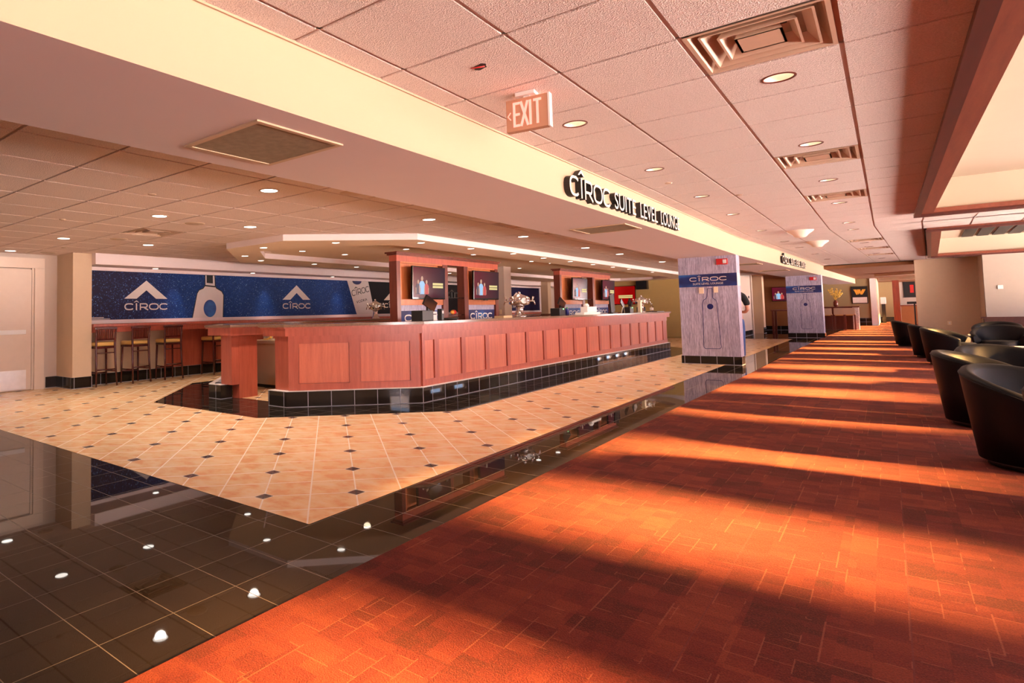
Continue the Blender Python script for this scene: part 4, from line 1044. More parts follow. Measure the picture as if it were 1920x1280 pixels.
for o in bpy.data.objects:
    if o.name.startswith('fascia_sign') and o.location.y > 15: o.location = (*bend(-2.3, 21.0), 2.31)

# ------------------------------------------------------------------ ceiling fixtures
def downlight_recessed():
    t = thing('recessed_downlight', 'round recessed downlight with silver reflector in the pink tile ceiling', 'ceiling light', (0, 0, 0), 0, 'recessed downlights in the pink tile ceiling')
    obj('trim_ring', B(lathe, [(0.080, 0.004), (0.082, -0.004), (0.094, -0.002), (0.096, 0.002)], 32, cap=False), 'mahog', t)
    obj('reflector', B(lathe, [(0.081, 0.002), (0.072, 0.05), (0.055, 0.085)], 32, cap=False), 'reflector', t)
    obj('bulb', B(lathe, [(0.054, 0.085), (0.045, 0.06), (0.02, 0.05)], 24), 'lampc', t)
    return t
RG = 'recessed downlights in the pink tile ceiling'
d0 = downlight_recessed(); d0.location = (*LAMP_R[0], ZR)
LR_ALL = [(x, y) for x, y in LAMP_R[1:]] + [bend(x, y) for x, y in LAMP_R2]
ORD = ['first', 'second', 'third', 'fourth', 'fifth', 'sixth', 'seventh', 'eighth', 'ninth', 'tenth', 'eleventh', 'twelfth']
cnt = {'right': 1, 'left': 0}
d0['label'] = 'recessed downlight beside the nearest louvred diffuser, nearest in the right row of the pink ceiling'
for (x, y), p in zip([q_ for q_ in LAMP_R[1:]] + LAMP_R2, LR_ALL):
    k_ = 'right' if x > -1 else 'left'
    lb = 'recessed downlight in the %s row of the pink ceiling, %s from the viewer' % (k_, ORD[cnt[k_]])
    if k_ == 'left' and cnt[k_] == 0: lb = 'recessed downlight just right of the EXIT sign in the pink ceiling'
    cnt[k_] += 1
    dup(d0, (*p, ZR), None, lb)
def downlight_flush():
    t = thing('round_downlight', 'round bright downlight set flush in the tan tile ceiling', 'ceiling light', (0, 0, 0), 0, 'round downlights in the tan tile ceiling')
    obj('trim_ring', B(lathe, [(0.080, 0.004), (0.082, -0.006), (0.098, -0.003), (0.10, 0.002)], 32, cap=False), 'diff', t)
    obj('lens', B(lathe, [(0.0, -0.004), (0.081, -0.003), (0.081, 0.01)], 32, cap=False), 'lampw', t)
    return t
f0 = downlight_flush(); f0.location = (*LAMP_L[0], ZL)
LLB = ['round flush downlight in front of the ring ceiling, between beam and left grid', 'round flush downlight in the tan ceiling, second row from the beam, nearer one', 'round flush downlight in the tan ceiling, second row from the beam, farther one',
       'round flush downlight in the tan ceiling above the bar corner, by the beam', 'round flush downlight in the tan ceiling above the floor before the tan pier, nearer one', 'round flush downlight in the tan ceiling beside the left tip of the ring ceiling',
       'round flush downlight in the tan ceiling above the door at far left', 'round flush downlight between beam and ring ceiling, first past the bar corner', 'round flush downlight between beam and ring ceiling, second past the bar corner',
       'round flush downlight between beam and ring ceiling, third past the bar corner', 'round flush downlight between beam and ring ceiling, last before the near column']
f0['label'] = LLB[0]
for p, lb in zip(LAMP_L[1:], LLB[1:]): dup(f0, (*p, ZL), None, lb)
RL = [(-6.4, 6.55), (-7.6, 6.12), (-5.55, 7.6), (-5.50, 9.0), (-5.45, 10.46), (-5.5, 11.9), (-5.5, 13.3), (-5.5, 14.7), (-5.5, 16.1), (-5.5, 17.4), (-5.5, 19.6), (-8.85, 6.70), (-9.4, 7.5), (-9.4, 8.95), (-9.4, 10.3), (-9.4, 12.0), (-9.4, 14.2), (-9.4, 16.6)]
f1 = dup(f0, (*RL[0], 2.303), None, 'small round downlight in the dropped ring ceiling above the bar', 'downlights in the dropped ring ceiling'); f1.scale = (0.72, 0.72, 0.9)
RLB = ['small downlight on the front side of the ring ceiling, right one', 'small downlight on the front side of the ring ceiling, left one', 'small downlight at the front right corner of the ring ceiling'] + ['small downlight along the right side of the ring ceiling, %s behind the corner' % ORD[i] for i in range(8)] + ['small downlight at the front left corner of the ring ceiling'] + ['small downlight along the left side of the ring ceiling, %s behind the corner' % ORD[i] for i in range(6)]
f1['label'] = RLB[0]
for p, lb in zip(RL[1:], RLB[1:]): dup(f1, (*p, 2.303), None, lb)
RT = [(-6.9, 7.7), (-6.85, 8.9), (-8.3, 7.6), (-8.25, 8.7), (-6.6, 10.9), (-6.6, 13.6), (-6.55, 14.6), (-6.5, 15.7), (-6.5, 18.1), (-7.9, 12), (-7.9, 15.5)]
f2 = dup(f1, (*RT[0], 2.403), None, 'small round downlight in the raised tray inside the ring ceiling', 'downlights in the raised ceiling tray')
RTB = ['nearer right', 'second right', 'nearer left', 'second left', 'third right', 'fourth right', 'fifth right', 'sixth right', 'seventh right', 'third left', 'fourth left']
f2['label'] = 'small downlight in the raised tray inside the ring ceiling, nearer right one'
for p, lb in zip(RT[1:], RTB[1:]): dup(f2, (*p, 2.403), None, 'small downlight in the raised tray inside the ring ceiling, %s one' % lb)
BLK = [(-11.08, 6.2), (-11.08, 8.6), (-11.08, 11.2), (-11.08, 14.0), (-11.08, 21.0)]
f3 = dup(f1, (*BLK[0], 2.198), None, 'round downlight under the pale bulkhead washing the mural', 'downlights washing the mural')
f3['label'] = 'round downlight under the pale bulkhead, washing the mural left of the printed bottle'
for p, lb in zip(BLK[1:], ('right of the printed bottle', 'by the tilted label print', 'over the black end of the mural', 'at the far end of the mural')): dup(f3, (*p, 2.198), None, 'round downlight under the pale bulkhead, ' + lb)
# real light of the lamps
for i, p in enumerate(LAMP_R[:10] + [bend(*q_) for q_ in LAMP_R2[:6]]):
    light('SPOT', 'downlight_beam', (p[0], p[1], ZR+0.03), 22, (1, 0.84, 0.70), spot_size=R(125), spot_blend=1.0, shadow_soft_size=0.05)
for p in [q_ for q_ in LAMP_L if q_[0] > -10.5]: light('SPOT', 'downlight_beam', (p[0], p[1], ZL-0.02), 125, (1, 0.84, 0.70), spot_size=R(140), spot_blend=1.0, shadow_soft_size=0.06)
for p in RL[::2]: light('SPOT', 'downlight_beam', (p[0], p[1], 2.28), 50, (1, 0.76, 0.50), spot_size=R(140), spot_blend=1.0, shadow_soft_size=0.06)
for p in RT[::2]: light('SPOT', 'downlight_beam', (p[0], p[1], 2.38), 50, (1, 0.76, 0.50), spot_size=R(150), spot_blend=1.0, shadow_soft_size=0.06)
for p in [(-11.18, 6.75), (-11.18, 9.15), (-11.18, 11.65), (-11.18, 14.5), (-11.18, 21.8)]:
    light('SPOT', 'mural_washer_beam', (p[0], p[1], 2.19), 55, (0.95, 0.92, 0.85), (0, R(-12), 0), spot_size=R(80), spot_blend=0.9, shadow_soft_size=0.03)
for p in ((-7.5, 23.5), (-4.8, 22.5), (-3.2, 34), (-2.2, 38.5), (-0.2, 47)):  # spots over the far zone, no lamp fixtures at these points
    light('SPOT', 'downlight_beam', (p[0], p[1], 2.36), 9, (1, 0.76, 0.48), spot_size=R(150), spot_blend=1.0, shadow_soft_size=0.06)

# square louvred diffusers
def diffuser(loc, sz, label, group, rz=0.0, sy=None, mat='diff'):
    t = thing('air_diffuser', label, 'vent', loc, rz, group)
    sy = sy or sz; h = sz/2; k = sy/sz
    bm = bm_new()
    # pan above, closing the hole
    V = [[bm.verts.new((sx*a, s_*a*k, z)) for sx, s_ in ((-1, -1), (1, -1), (1, 1), (-1, 1))] for a, z in ((h, 0.0), (h*0.93, 0.0), (h*0.80, 0.09), (h*0.35, 0.11))]
    for a, b in zip(V[:-1], V[1:]):
        for i in range(4): bm.faces.new([a[i], a[(i+1) % 4], b[(i+1) % 4], b[i]])
    obj('housing', bm, mat, t)
    bm = bm_new(); V4 = [bm.verts.new((sx*h*0.36, s_*h*0.36*k, 0.11)) for sx, s_ in ((-1, -1), (1, -1), (1, 1), (-1, 1))]; bm.faces.new(V4); obj('duct', bm, 'black', t)
    for a in (0.80, 0.56, 0.34):
        bm = bm_new()
        V = [[bm.verts.new((sx*q, s_*q*k, z)) for sx, s_ in ((-1, -1), (1, -1), (1, 1), (-1, 1))] for q, z in ((h*a, 0.004), (h*a-0.012, 0.004), (h*a*0.80-0.012, 0.065), (h*a*0.80, 0.065))]
        for i0 in range(4):
            A, Bv = V[i0], V[(i0+1) % 4]
            for i in range(4): bm.faces.new([A[i], A[(i+1) % 4], Bv[(i+1) % 4], Bv[i]])
        if a == 0.34:
            f = bm.faces.new([v for v in V[0]])
        obj('louvre', bm, mat, t)
    return t
GD = 'square louvred diffusers along the pink ceiling'
LBL = ['large square louvred diffuser nearest the viewer in the pink ceiling', 'second square louvred diffuser along the pink ceiling', 'third square louvred diffuser along the pink ceiling']
for i, (x, y) in enumerate(DIFF_R): diffuser((x, y, ZR), 0.636, LBL[i], None, sy=0.666)
for i, (x, y) in enumerate(DIFF_R2):
    p = bend(x, y); diffuser((p[0], p[1], ZR), 0.636, 'distant square louvred diffuser in the pink ceiling past the domes, %s one' % ['nearest', 'middle', 'farthest'][i], 'distant diffusers in the pink ceiling', -BEND, 0.666)
LB = ['square louvred diffuser in the tan ceiling left of the ring soffit', 'square diffuser in the tan ceiling close behind the beam', 'far square diffuser in the tan ceiling behind the beam', 'square diffuser in the tan ceiling between ring soffit and mural']
for i, (x, y) in enumerate(DIFF_L): diffuser((x, y, ZL), 0.64, LB[i], None, sy=0.63)
# flat return grilles in the mauve soffit
def return_grille(cx, cy, sx, sy, label, rz=0):
    t = thing('return_grille', label, 'vent', (cx, cy, ZS), rz)
    bm = bm_new(); ringprism(bm, [(-sx/2, -sy/2), (sx/2, -sy/2), (sx/2, sy/2), (-sx/2, sy/2)], [(-sx/2+0.03, -sy/2+0.03), (sx/2-0.03, -sy/2+0.03), (sx/2-0.03, sy/2-0.03), (-sx/2+0.03, sy/2-0.03)], -0.010, 0.0)
    obj('frame', bm, 'fascia', t)
    obj('mesh_panel', B(box, -sx/2+0.028, sx/2-0.028, -sy/2+0.028, sy/2-0.028, -0.005, -0.001), 'grille', t)
return_grille(-2.85, 2.31, 0.70, 0.66, 'large olive mesh return grille in the mauve beam underside')
return_grille(-2.76, 7.88, 0.70, 0.66, 'olive return grille in the beam underside below the big raised letters')
p = bend(-2.85, 17.5); return_grille(p[0], p[1], 0.70, 0.66, 'return grille in the beam underside just past the near column', -BEND)
p = bend(-2.85, 21.5); return_grille(p[0], p[1], 0.70, 0.66, 'return grille under the beam in front of the far column', -BEND)
# round speakers and sensors
spk = thing('ceiling_speaker', 'round flat speaker grille in the tan tile ceiling', 'speaker', (-6.68, 4.28, ZL), 0, 'round flat speakers in the tan tile ceiling')
obj('grille', B(lathe, [(0.0, -0.006), (0.11, -0.006), (0.125, 0.0), (0.125, 0.003)], 28, cap=False), 'diff', spk)
spk['label'] = 'round flat ceiling speaker left of the diffuser before the ring ceiling'
for p, lb in (((-8.70, 4.28), 'between the two left downlights'), ((-11.2, 4.24), 'above the tan pier'), ((-3.99, 4.33), 'cut off by the beam in front'), ((-3.95, 8.9), 'by the beam past the bar corner'), ((-11.0, 7.0), 'near the mural bulkhead')): dup(spk, (*p, ZL), None, 'round flat ceiling speaker ' + lb)
sn = thing('sprinkler_cap', 'small round sprinkler cap in the tan tile ceiling', 'sprinkler', (-5.35, 2.96, ZL), 0, 'sprinkler caps in the tan ceiling')
obj('cap', B(lathe, [(0.0, -0.008), (0.035, -0.008), (0.04, 0.0)], 18, cap=False), 'diff', sn)
sn['label'] = 'small round sprinkler cap in the tan ceiling left of the large return grille'
for p, lb in (((-10.27, 4.13), 'near the tan pier'), ((-7.4, 2.96), 'left of the nearest ring of downlights')): dup(sn, (*p, ZL), None, 'small round sprinkler cap in the tan ceiling ' + lb)
sn2 = dup(sn, (-1.85, 7.38, ZR), None, 'small round cap in the pink ceiling above the big raised letters', 'caps in the pink ceiling')
dup(sn2, (-1.39, 8.86, ZR), None, 'small round cap in the pink ceiling, second beyond the EXIT sign')
def dome(loc, label):
    t = thing('ceiling_dome', label, 'ceiling dome', loc)
    obj('dome', B(lathe, [(0.22, 0.0), (0.205, -0.02), (0.13, -0.075), (0.10, -0.115), (0.07, -0.135), (0.0, -0.14)], 28, cap=False), 'lettcream', t)
dome((-1.22, 14.1, ZR), 'cream cone-shaped ceiling dome nearer of two past the big letters')
p = bend(-1.25, 16.9); dome((p[0], p[1], ZR), 'cream cone-shaped ceiling dome farther of two')
# broken hole in a tile
bm = bm_new()
pts = []
for i in range(18):
    a = 2*PI*i/18; r = 0.045*(0.7+0.5*random.random()); pts.append((r*math.cos(a), r*math.sin(a)*0.9))
prism(bm, pts, -0.002, 0.004); 
t = thing('ceiling_hole', 'small ragged black hole with wires in the near pink ceiling tile', 'hole', (-1.745, 3.02, ZR))
obj('hole', bm, 'lettblack', t)
bm = bm_new(); tube(bm, [(-0.05, -0.02, -0.002), (-0.01, -0.03, -0.012), (0.03, 0.0, -0.006)], 0.004, 6); obj('wire', bm, 'red', t)

# exit sign
def exit_sign():
    t = thing('exit_sign', 'lit red EXIT sign with left arrow hanging from the pink ceiling', 'exit sign', (-1.735, 3.60, ZR-0.25), R(7))
    obj('housing', B(box, -0.14, 0.14, -0.025, 0.025, 0.0, 0.215, bev=0.004), 'exitbody', t)
    obj('side_cap', B(box, 0.14, 0.152, -0.027, 0.027, -0.002, 0.217), 'white', t)
    obj('canopy', B(box, -0.07, 0.06, -0.045, 0.045, 0.225, 0.25, bev=0.004), 'white', t); obj('stem', B(box, -0.02, 0.02, -0.02, 0.02, 0.214, 0.227), 'white', t)
    bm = bm_new()
    F = ((0, -0.025, 0), (1, 0, 0), (0, 0, 1)); z0, z1 = 0.028, 0.192; s_ = 0.016
    def S(pts): ribbon(bm, pts, s_, F, 0, 0.003)
    x = -0.092; S([(x+s_/2, z0), (x+s_/2, z1)]); 
    for z in (z0+s_/2, (z0+z1)/2, z1-s_/2): S([(x, z), (x+0.046, z)])
    x = -0.038; S([(x, z0), (x+0.046, z1)]); S([(x+0.046, z0), (x, z1)])
    x = 0.025; S([(x, z0), (x, z1)])
    x = 0.046; S([(x+0.026, z0), (x+0.026, z1)]); S([(x, z1-s_/2), (x+0.053, z1-s_/2)])
    obj('lettering', bm, 'exitred', t)
    bm = bm_new(); ribbon(bm, [(-0.108, 0.130), (-0.128, 0.105), (-0.108, 0.080)], 0.006, F, 0, 0.003); obj('arrow', bm, 'exitred', t)
    light('AREA', 'exit_sign_glow', (-1.735, 3.545, ZR-0.14), 0.25, (1, 0.12, 0.06), (R(-90), 0, R(7)), shape='RECTANGLE', size=0.24, size_y=0.18)
    light('POINT', 'exit_sign_glow', (-1.72, 3.66, ZR-0.05), 0.5, (1, 0.15, 0.08), shadow_soft_size=0.03)
exit_sign()

# ------------------------------------------------------------------ tub chairs and tables
def tub_chair(label):
    t = thing('tub_chair', label, 'armchair', (0, 0, 0), 0)
    # opening towards +X
    bm = bm_new(); N = 40; a0, a1 = R(58), R(302); rows = []
    for i in range(N+1):
        a = a0+(a1-a0)*i/N; k = abs((i/N)-0.5)*2               # 0 at back, 1 at arm fronts
        zt = 0.71-0.20*(k**1.9); rt = 0.425-0.015*k; rb = 0.345; th = 0.085
        c, s = math.cos(a), math.sin(a)
        prof = [(rb, 0.05), (rb+(rt-rb)*0.5, zt*0.5), (rt-0.004, zt-0.07), (rt, zt-0.03), (rt-0.012, zt-0.008), (rt-0.04, zt), (rt-th+0.02, zt-0.010), (rt-th, zt-0.04), (rb-th+0.03, 0.42), (rb-th+0.01, 0.05)]
        rows.append([bm.verts.new((r*c*1.0, r*s, z)) for r, z in prof])
    m = len(rows[0])
    for i in range(N):
        for j in range(m):
            f = bm.faces.new([rows[i][j], rows[i+1][j], rows[i+1][(j+1) % m], rows[i][(j+1) % m]]); f.smooth = True
    bm.faces.new(rows[0][::-1]); bm.faces.new(rows[-1])
    obj('shell', bm, 'leather', t)
    bm = bm_new()
    def cush(z0, z1, rr):
        out = []
        for q, z in ((rr-0.02, z0), (rr, z0+0.02), (rr, z1-0.03), (rr-0.03, z1), (0.0001, z1+0.012)):
            ring = []
            for i in range(32):
                a = 2*PI*i/32; c, s = math.cos(a), math.sin(a)
                x = q*c+ (0.09 if c > 0 else 0)*min(1, q/rr)*c; ring.append(bm.verts.new((x, q*s, z)))
            out.append(ring)
        for k in range(len(out)-1):
            for i in range(32):
                f = bm.faces.new([out[k][i], out[k][(i+1) % 32], out[k+1][(i+1) % 32], out[k+1][i]]); f.smooth = True
        bm.faces.new(out[0][::-1])
    cush(0.08, 0.42, 0.285)
    obj('seat_cushion', bm, 'leather', t)
    bm = bm_new(); lathe(bm, [(0.30, 0.008), (0.30, 0.052), (0.27, 0.06)], 28); obj('base', bm, 'black', t)
    bm = bm_new(); pts = []
    for i in range(N+1):
        a = a0+(a1-a0)*i/N; k = abs((i/N)-0.5)*2; zt = 0.71-0.20*(k**1.9); rt = 0.425-0.015*k
        pts.append(((rt+0.001)*math.cos(a), (rt+0.001)*math.sin(a), zt-0.032))
    tube(bm, pts, 0.0035, 6); obj('piping', bm, 'leather', t)
    return t
tc = tub_chair('black leather tub chair in front, nearest whole chair at the carpet edge')
tc.location = (0.80, 6.30, 0); tc.rotation_euler.z = R(-40)
CH = [((0.72, 8.15), -12, 'black leather tub chair second from the front, back to the carpet'),
      ((0.95, 9.2), -60, 'black leather tub chair behind the second, showing its grey-blue inside'),
      ((0.98, 5.0), 10, 'black leather tub chair cut off at the right picture edge in front'),
      ((0.86, 15.6), -15, 'black leather tub chair with blue sheen beside the carpet, middle distance'),
      ((0.72, 17.5), 10, 'black tub chair just left of the blue-sheened one'),
      ((0.46, 21.8), 0, 'farthest black tub chair at the carpet edge'),
      ((1.62, 16.6), -100, 'brown-lit leather tub chair facing the viewer, right and nearer'),
      ((1.85, 19.4), -100, 'brown-lit leather tub chair facing the viewer, left and farther'),
      ((1.62, 11.6), 175, 'dark tub chair at the right picture edge beside the low table')]
for (p, a, lb) in CH: dup(tc, (p[0], p[1], 0.007), R(a), lb)
tc.location.z = 0.007
def low_table(loc, label, papers=True):
    t = thing('low_table', label, 'table', (loc[0], loc[1], 0.007))
    obj('tabletop', B(box, -0.38, 0.38, -0.38, 0.38, 0.40, 0.44, bev=0.005), 'black', t)
    for sx in (-1, 1):
        for sy in (-1, 1): obj('leg', B(box, sx*0.34-0.025, sx*0.34+0.025, sy*0.34-0.025, sy*0.34+0.025, 0, 0.40), 'black', t)
low_table((1.75, 13.9), 'low black table between the tub chairs, nearer')
low_table((1.50, 18.35), 'low black table between the tub chairs, farther')
tag(obj('papers', B(box, -0.14, 0.14, -0.1, 0.1, 0, 0.008), 'paper', loc=(1.62, 13.9, 0.447)), 'white papers on the nearer low table', 'paper')
tag(obj('papers', B(box, -0.1, 0.1, -0.08, 0.08, 0, 0.02), 'paper', loc=(1.4, 18.35, 0.447)), 'small white stack on the farther low table', 'paper')
# right wall details
tag(obj('wall_switch', B(box, -0.06, 0.06, -0.03, 0, -0.06, 0.06, bev=0.005), 'white', loc=(2.62, 26.0, 1.60)), 'white wall box on the pale wall above the wainscot', 'switch')
t = thing('outlet_plate', 'ivory outlet low on the tan wall behind the tub chairs', 'outlet', (1.52, 27.3, 0.42))
obj('plate', B(box, -0.05, 0.05, -0.01, 0, 0, 0.13, bev=0.003), 'cream', t); obj('socket', B(box, -0.02, 0.02, -0.012, -0.01, 0.03, 0.10), 'white', t)

# ------------------------------------------------------------------ far lounge: counter, stools, plant, poster, dispenser
t = thing('high_counter', 'dark wood high counter with pale stone end beyond the far column', 'counter', (-1.6, 35.0, 0.0))
obj('top', B(box, -1.0, 0.62, -0.35, 0.35, 1.02, 1.07), 'mahog', t)
obj('body', B(box, -0.95, 0.35, 0.0, 0.3, 0.003, 1.02), 'mahog', t)
obj('end_panel', B(box, 0.36, 0.58, -0.3, 0.3, 0.003, 1.02), 'marble', t)
hs = thing('high_stool', 'dark high stool with grey back at the far counter', 'bar stool', (-2.15, 34.3, 0.003), 0, 'stools at the far high counter')
bm = bm_new(); box(bm, -0.19, 0.19, -0.2, 0.2, 0.66, 0.74, bev=0.02); obj('seat', bm, 'seatf', hs)
bm = bm_new(); box(bm, -0.19, 0.19, -0.22, -0.18, 0.70, 1.0, bev=0.01); obj('backrest', bm, 'steel', hs)
for sx in (-1, 1):
    for sy in (-1, 1):
        obj('leg', B(box, sx*0.17-0.02, sx*0.17+0.02, sy*0.18-0.02, sy*0.18+0.02, 0, 0.70), 'mahog', hs)
hs['label'] = 'dark high stool with grey back at the far counter, left one'
for x, lb in ((-1.7, 'middle'), (-1.32, 'right')): dup(hs, (x, 34.3, 0.003), None, 'dark high stool with grey back at the far counter, %s one' % lb)
t = thing('vase_with_flowers', 'golden flower spray in a dark vase on the far high counter', 'vase', (-1.85, 35.0, 1.07))
obj('vase', B(lathe, [(0.06, 0), (0.09, 0.05), (0.09, 0.22), (0.05, 0.26), (0.06, 0.30)], 16), 'mahog', t)
bm = bm_new()
for i in range(14):
    a = random.uniform(-1, 1); h = random.uniform(0.25, 0.62); x = a*0.26
    tube(bm, [(0, 0, 0.28), (x*0.4, 0.02, 0.28+h*0.5), (x, random.uniform(-.05, .05), 0.28+h)], [0.008, 0.008, 0.005], 5)
    for k in range(3): ell(bm, (x*(0.6+0.2*k), 0, 0.28+h*(0.6+0.2*k)), (0.035, 0.03, 0.045), seg=8)
obj('flowers', bm, 'gold', t)
t = thing('poster', 'framed dark poster with amber W emblem on the far yellow wall', 'poster', (-1.12, 40.98, 1.18))
obj('frame', B(box, -0.34, 0.34, -0.04, 0, 0, 0.92), 'black', t); obj('mat_board', B(box, -0.30, 0.30, -0.045, -0.04, 0.04, 0.34), 'paper', t)
F = ((0, -0.041, 0), (1, 0, 0), (0, 0, 1)); bm = bm_new()
plate(bm, [(-0.26, 0.76), (-0.12, 0.76), (-0.06, 0.60), (-0.08, 0.48), (-0.14, 0.48), (-0.20, 0.66)], F, 0, 0.005); plate(bm, [(-0.10, 0.76), (0.04, 0.76), (0.06, 0.62), (0.12, 0.76), (0.26, 0.76), (0.24, 0.70), (0.12, 0.48), (0.04, 0.48), (0.01, 0.58), (-0.03, 0.48), (-0.05, 0.50)], F, 0, 0.005)
obj('emblem', bm, 'amber', t)
t = television('screen with yellow streaks on the brown alcove wall', (-3.75, 34.44, 1.72), R(-90), 1.0, 0.68)
t = thing('alcove_table', 'dark wooden high table against the brown alcove wall', 'table', (-3.65, 32.6, 0.003))
obj('tabletop', B(box, -0.4, 0.4, -0.5, 0.5, 0.92, 0.98), 'mahog', t)
for sx in (-1, 1):
    for sy in (-1, 1): obj('leg', B(box, sx*0.33-0.04, sx*0.33+0.04, sy*0.42-0.04, sy*0.42+0.04, 0, 0.92), 'mahog', t)
t = thing('sanitizer_dispenser', 'white sanitizer dispenser on a black floor stand by the far wall', 'dispenser', (-0.20, 46.5, 0.007))
obj('stand', B(box, -0.09, 0.09, -0.05, 0.05, 0, 1.12), 'black', t); obj('dispenser_head', B(box, -0.13, 0.13, -0.12, 0.08, 1.12, 1.52, bev=0.03), 'white', t)
t = thing('far_service_counter', 'brown service counter with dark top at the far end', 'counter', (1.15, 44, 0.007))
obj('body', B(box, -0.6, 0.6, -0.3, 0.3, 0, 0.98), 'brown', t); obj('top', B(box, -0.64, 0.64, -0.34, 0.34, 0.98, 1.04), 'mahog', t)
t = thing('far_picture', 'dark framed picture on the pale far wall', 'picture', (1.1, 50.98, 1.5))
obj('frame', B(box, -0.28, 0.28, -0.04, 0, 0, 1.1), 'black', t); obj('print', B(box, 0.02, 0.2, -0.045, -0.04, 0.3, 0.8), 'red', t)
t = thing('far_shelf_unit', 'dark shelf unit with bright bottles at the far end behind the chairs', 'shelf', (0.98, 40, 0.007))
obj('shelf', B(box, -0.25, 0.5, -0.15, 0.15, 1.10, 1.22), 'black', t); obj('post', B(box, 0.0, 0.06, -0.03, 0.03, 0, 1.1), 'black', t)
tag(obj('wall_thermostat', B(box, 0, 0.03, -0.05, 0.05, 0, 0.1), 'black', loc=(-4.35, 28.6, 1.5)), 'small black box on the pale wall right of the near column', 'thermostat')
struct('door_2', B(box, -4.62, -4.58, 29.35, 30.35, 0.003, 2.15), 'beigedoor')

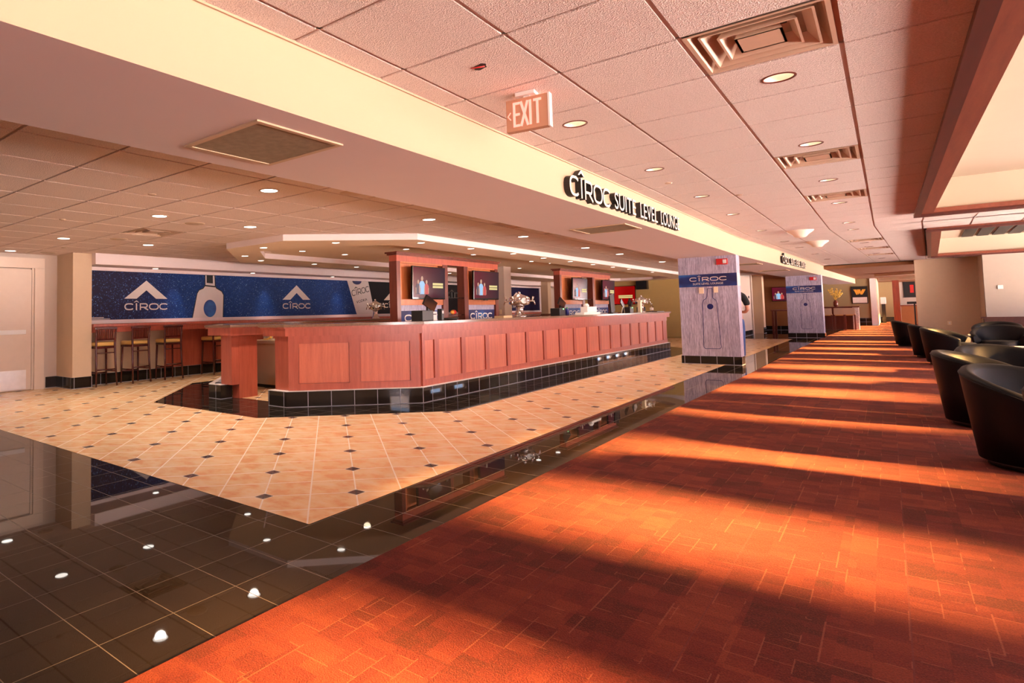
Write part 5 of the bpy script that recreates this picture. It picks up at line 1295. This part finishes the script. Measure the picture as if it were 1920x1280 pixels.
# ------------------------------------------------------------------ person half hidden behind the near column
def skin_mesh(name, nodes, edges, mat, parent, sub=2):
    me = bpy.data.meshes.new(name); me.from_pydata([n[:3] for n in nodes], edges, []); o = bpy.data.objects.new(name, me); C.objects.link(o)
    md = o.modifiers.new('skin', 'SKIN'); md.use_smooth_shade = True
    sv = me.skin_vertices[0].data
    for i, n in enumerate(nodes):
        r = n[3]; sv[i].radius = (r, r) if not isinstance(r, tuple) else r
        sv[i].use_root = (i == 0)
    s2 = o.modifiers.new('sub', 'SUBSURF'); s2.levels = sub; s2.render_levels = sub
    me.materials.append(MAT[mat]); o.parent = parent
    return o
def person():
    t = thing('person', 'person in black T-shirt and jeans half hidden behind the near column', 'person', (-2.56, 15.0, 0.003), R(12))
    # local frame: facing +Y, right +X
    N = [(0, 0, 0.95, 0.13), (0, 0.01, 1.15, 0.125), (0, 0.02, 1.34, 0.135), (0, 0.02, 1.47, 0.075), (0, 0.05, 1.54, 0.055), (0, 0.07, 1.62, 0.085), (0, 0.075, 1.70, 0.085), (0, 0.07, 1.77, 0.05),
         (0.17, 0.02, 1.42, 0.062), (0.23, 0.0, 1.28, 0.048), (0.25, 0.0, 1.12, 0.040), (0.21, 0.14, 1.06, 0.036), (0.12, 0.26, 1.06, 0.027),
         (-0.17, 0.02, 1.42, 0.062), (-0.23, 0.0, 1.28, 0.048), (-0.25, 0.0, 1.12, 0.040), (-0.21, 0.14, 1.06, 0.036), (-0.12, 0.26, 1.06, 0.027),
         (0.10, 0, 0.86, 0.09), (0.11, 0.02, 0.50, 0.058), (0.11, -0.01, 0.28, 0.05), (0.11, -0.02, 0.09, 0.035), (-0.10, 0, 0.86, 0.09), (-0.11, 0.02, 0.50, 0.058), (-0.11, -0.01, 0.28, 0.05), (-0.11, -0.02, 0.09, 0.035)]
    E_ = [(0, 1), (1, 2), (2, 3), (3, 4), (4, 5), (5, 6), (6, 7), (3, 8), (8, 9), (9, 10), (10, 11), (11, 12), (3, 13), (13, 14), (14, 15), (15, 16), (16, 17), (0, 18), (18, 19), (19, 20), (20, 21), (0, 22), (22, 23), (23, 24), (24, 25)]
    b = skin_mesh('body', N, E_, 'skin', t)
    sh = [(0, 0, 0.96, 0.15), (0, 0.01, 1.15, 0.145), (0, 0.02, 1.34, 0.155), (0, 0.02, 1.46, 0.09), (0.17, 0.02, 1.415, 0.078), (0.235, 0.0, 1.27, 0.068), (0.25, 0.0, 1.19, 0.066), (-0.17, 0.02, 1.415, 0.078), (-0.235, 0.0, 1.27, 0.068), (-0.25, 0.0, 1.19, 0.066)]
    skin_mesh('t_shirt', sh, [(0, 1), (1, 2), (2, 3), (3, 4), (4, 5), (5, 6), (3, 7), (7, 8), (8, 9)], 'shirt', t)
    jn = [(0, 0, 0.98, 0.145), (0, 0, 0.90, 0.15), (0.10, 0, 0.82, 0.105), (0.11, 0.02, 0.50, 0.078), (0.11, -0.01, 0.28, 0.07), (0.11, -0.02, 0.08, 0.062), (-0.10, 0, 0.82, 0.105), (-0.11, 0.02, 0.50, 0.078), (-0.11, -0.01, 0.28, 0.07), (-0.11, -0.02, 0.08, 0.062)]
    skin_mesh('jeans', jn, [(0, 1), (1, 2), (2, 3), (3, 4), (4, 5), (1, 6), (6, 7), (7, 8), (8, 9)], 'denim', t)
    for sx in (-1, 1):
        skin_mesh('shoe', [(sx*0.11, -0.06, 0.045, 0.045), (sx*0.11, 0.06, 0.04, 0.045), (sx*0.115, 0.16, 0.032, 0.033)], [(0, 1), (1, 2)], 'black', t)
        # hand: palm, four fingers, thumb
        px, py, pz = sx*0.10, 0.29, 1.06
        nodes = [(sx*0.12, 0.26, 1.06, 0.024), (px, py+0.02, pz, 0.028), (px-sx*0.01, py+0.05, pz, 0.026)]; ed = [(0, 1), (1, 2)]
        skin_mesh('hand', nodes, ed, 'skin', t)
        for f in range(4):
            zz = pz+0.03-0.02*f; L_ = (0.06, 0.07, 0.066, 0.05)[f]
            skin_mesh('finger', [(px-sx*0.01, py+0.06, zz, 0.009), (px-sx*0.025, py+0.06+L_*0.6, zz, 0.0085), (px-sx*0.05, py+0.06+L_*0.75, zz, 0.008)], [(0, 1), (1, 2)], 'skin', t, 1)
        skin_mesh('thumb', [(px, py+0.01, pz+0.025, 0.011), (px-sx*0.02, py+0.04, pz+0.055, 0.01), (px-sx*0.03, py+0.065, pz+0.06, 0.009)], [(0, 1), (1, 2)], 'skin', t, 1)
        bm = bm_new(); ell(bm, (sx*0.083, 0.07, 1.66), (0.015, 0.022, 0.035), seg=10); obj('ear', bm, 'skin', t)
    bm = bm_new(); ell(bm, (0, 0.06, 1.715), (0.092, 0.098, 0.09), seg=20)
    for v in bm.verts:
        if v.co.z < 1.66 and v.co.y > 0.04: v.co.y = 0.04
    obj('hair', bm, 'hair', t)
    bm = bm_new(); ell(bm, (0, 0.162, 1.655), (0.013, 0.022, 0.022), seg=10); obj('nose', bm, 'skin', t)
    bm = bm_new(); 
    for sx in (-1, 1): ell(bm, (sx*0.032, 0.150, 1.68), (0.012, 0.008, 0.006), seg=8)
    obj('eyes', bm, 'white', t)
    bm = bm_new(); ell(bm, (0, 0.150, 1.615), (0.022, 0.01, 0.006), seg=8); obj('mouth', bm, 'red', t)
person()
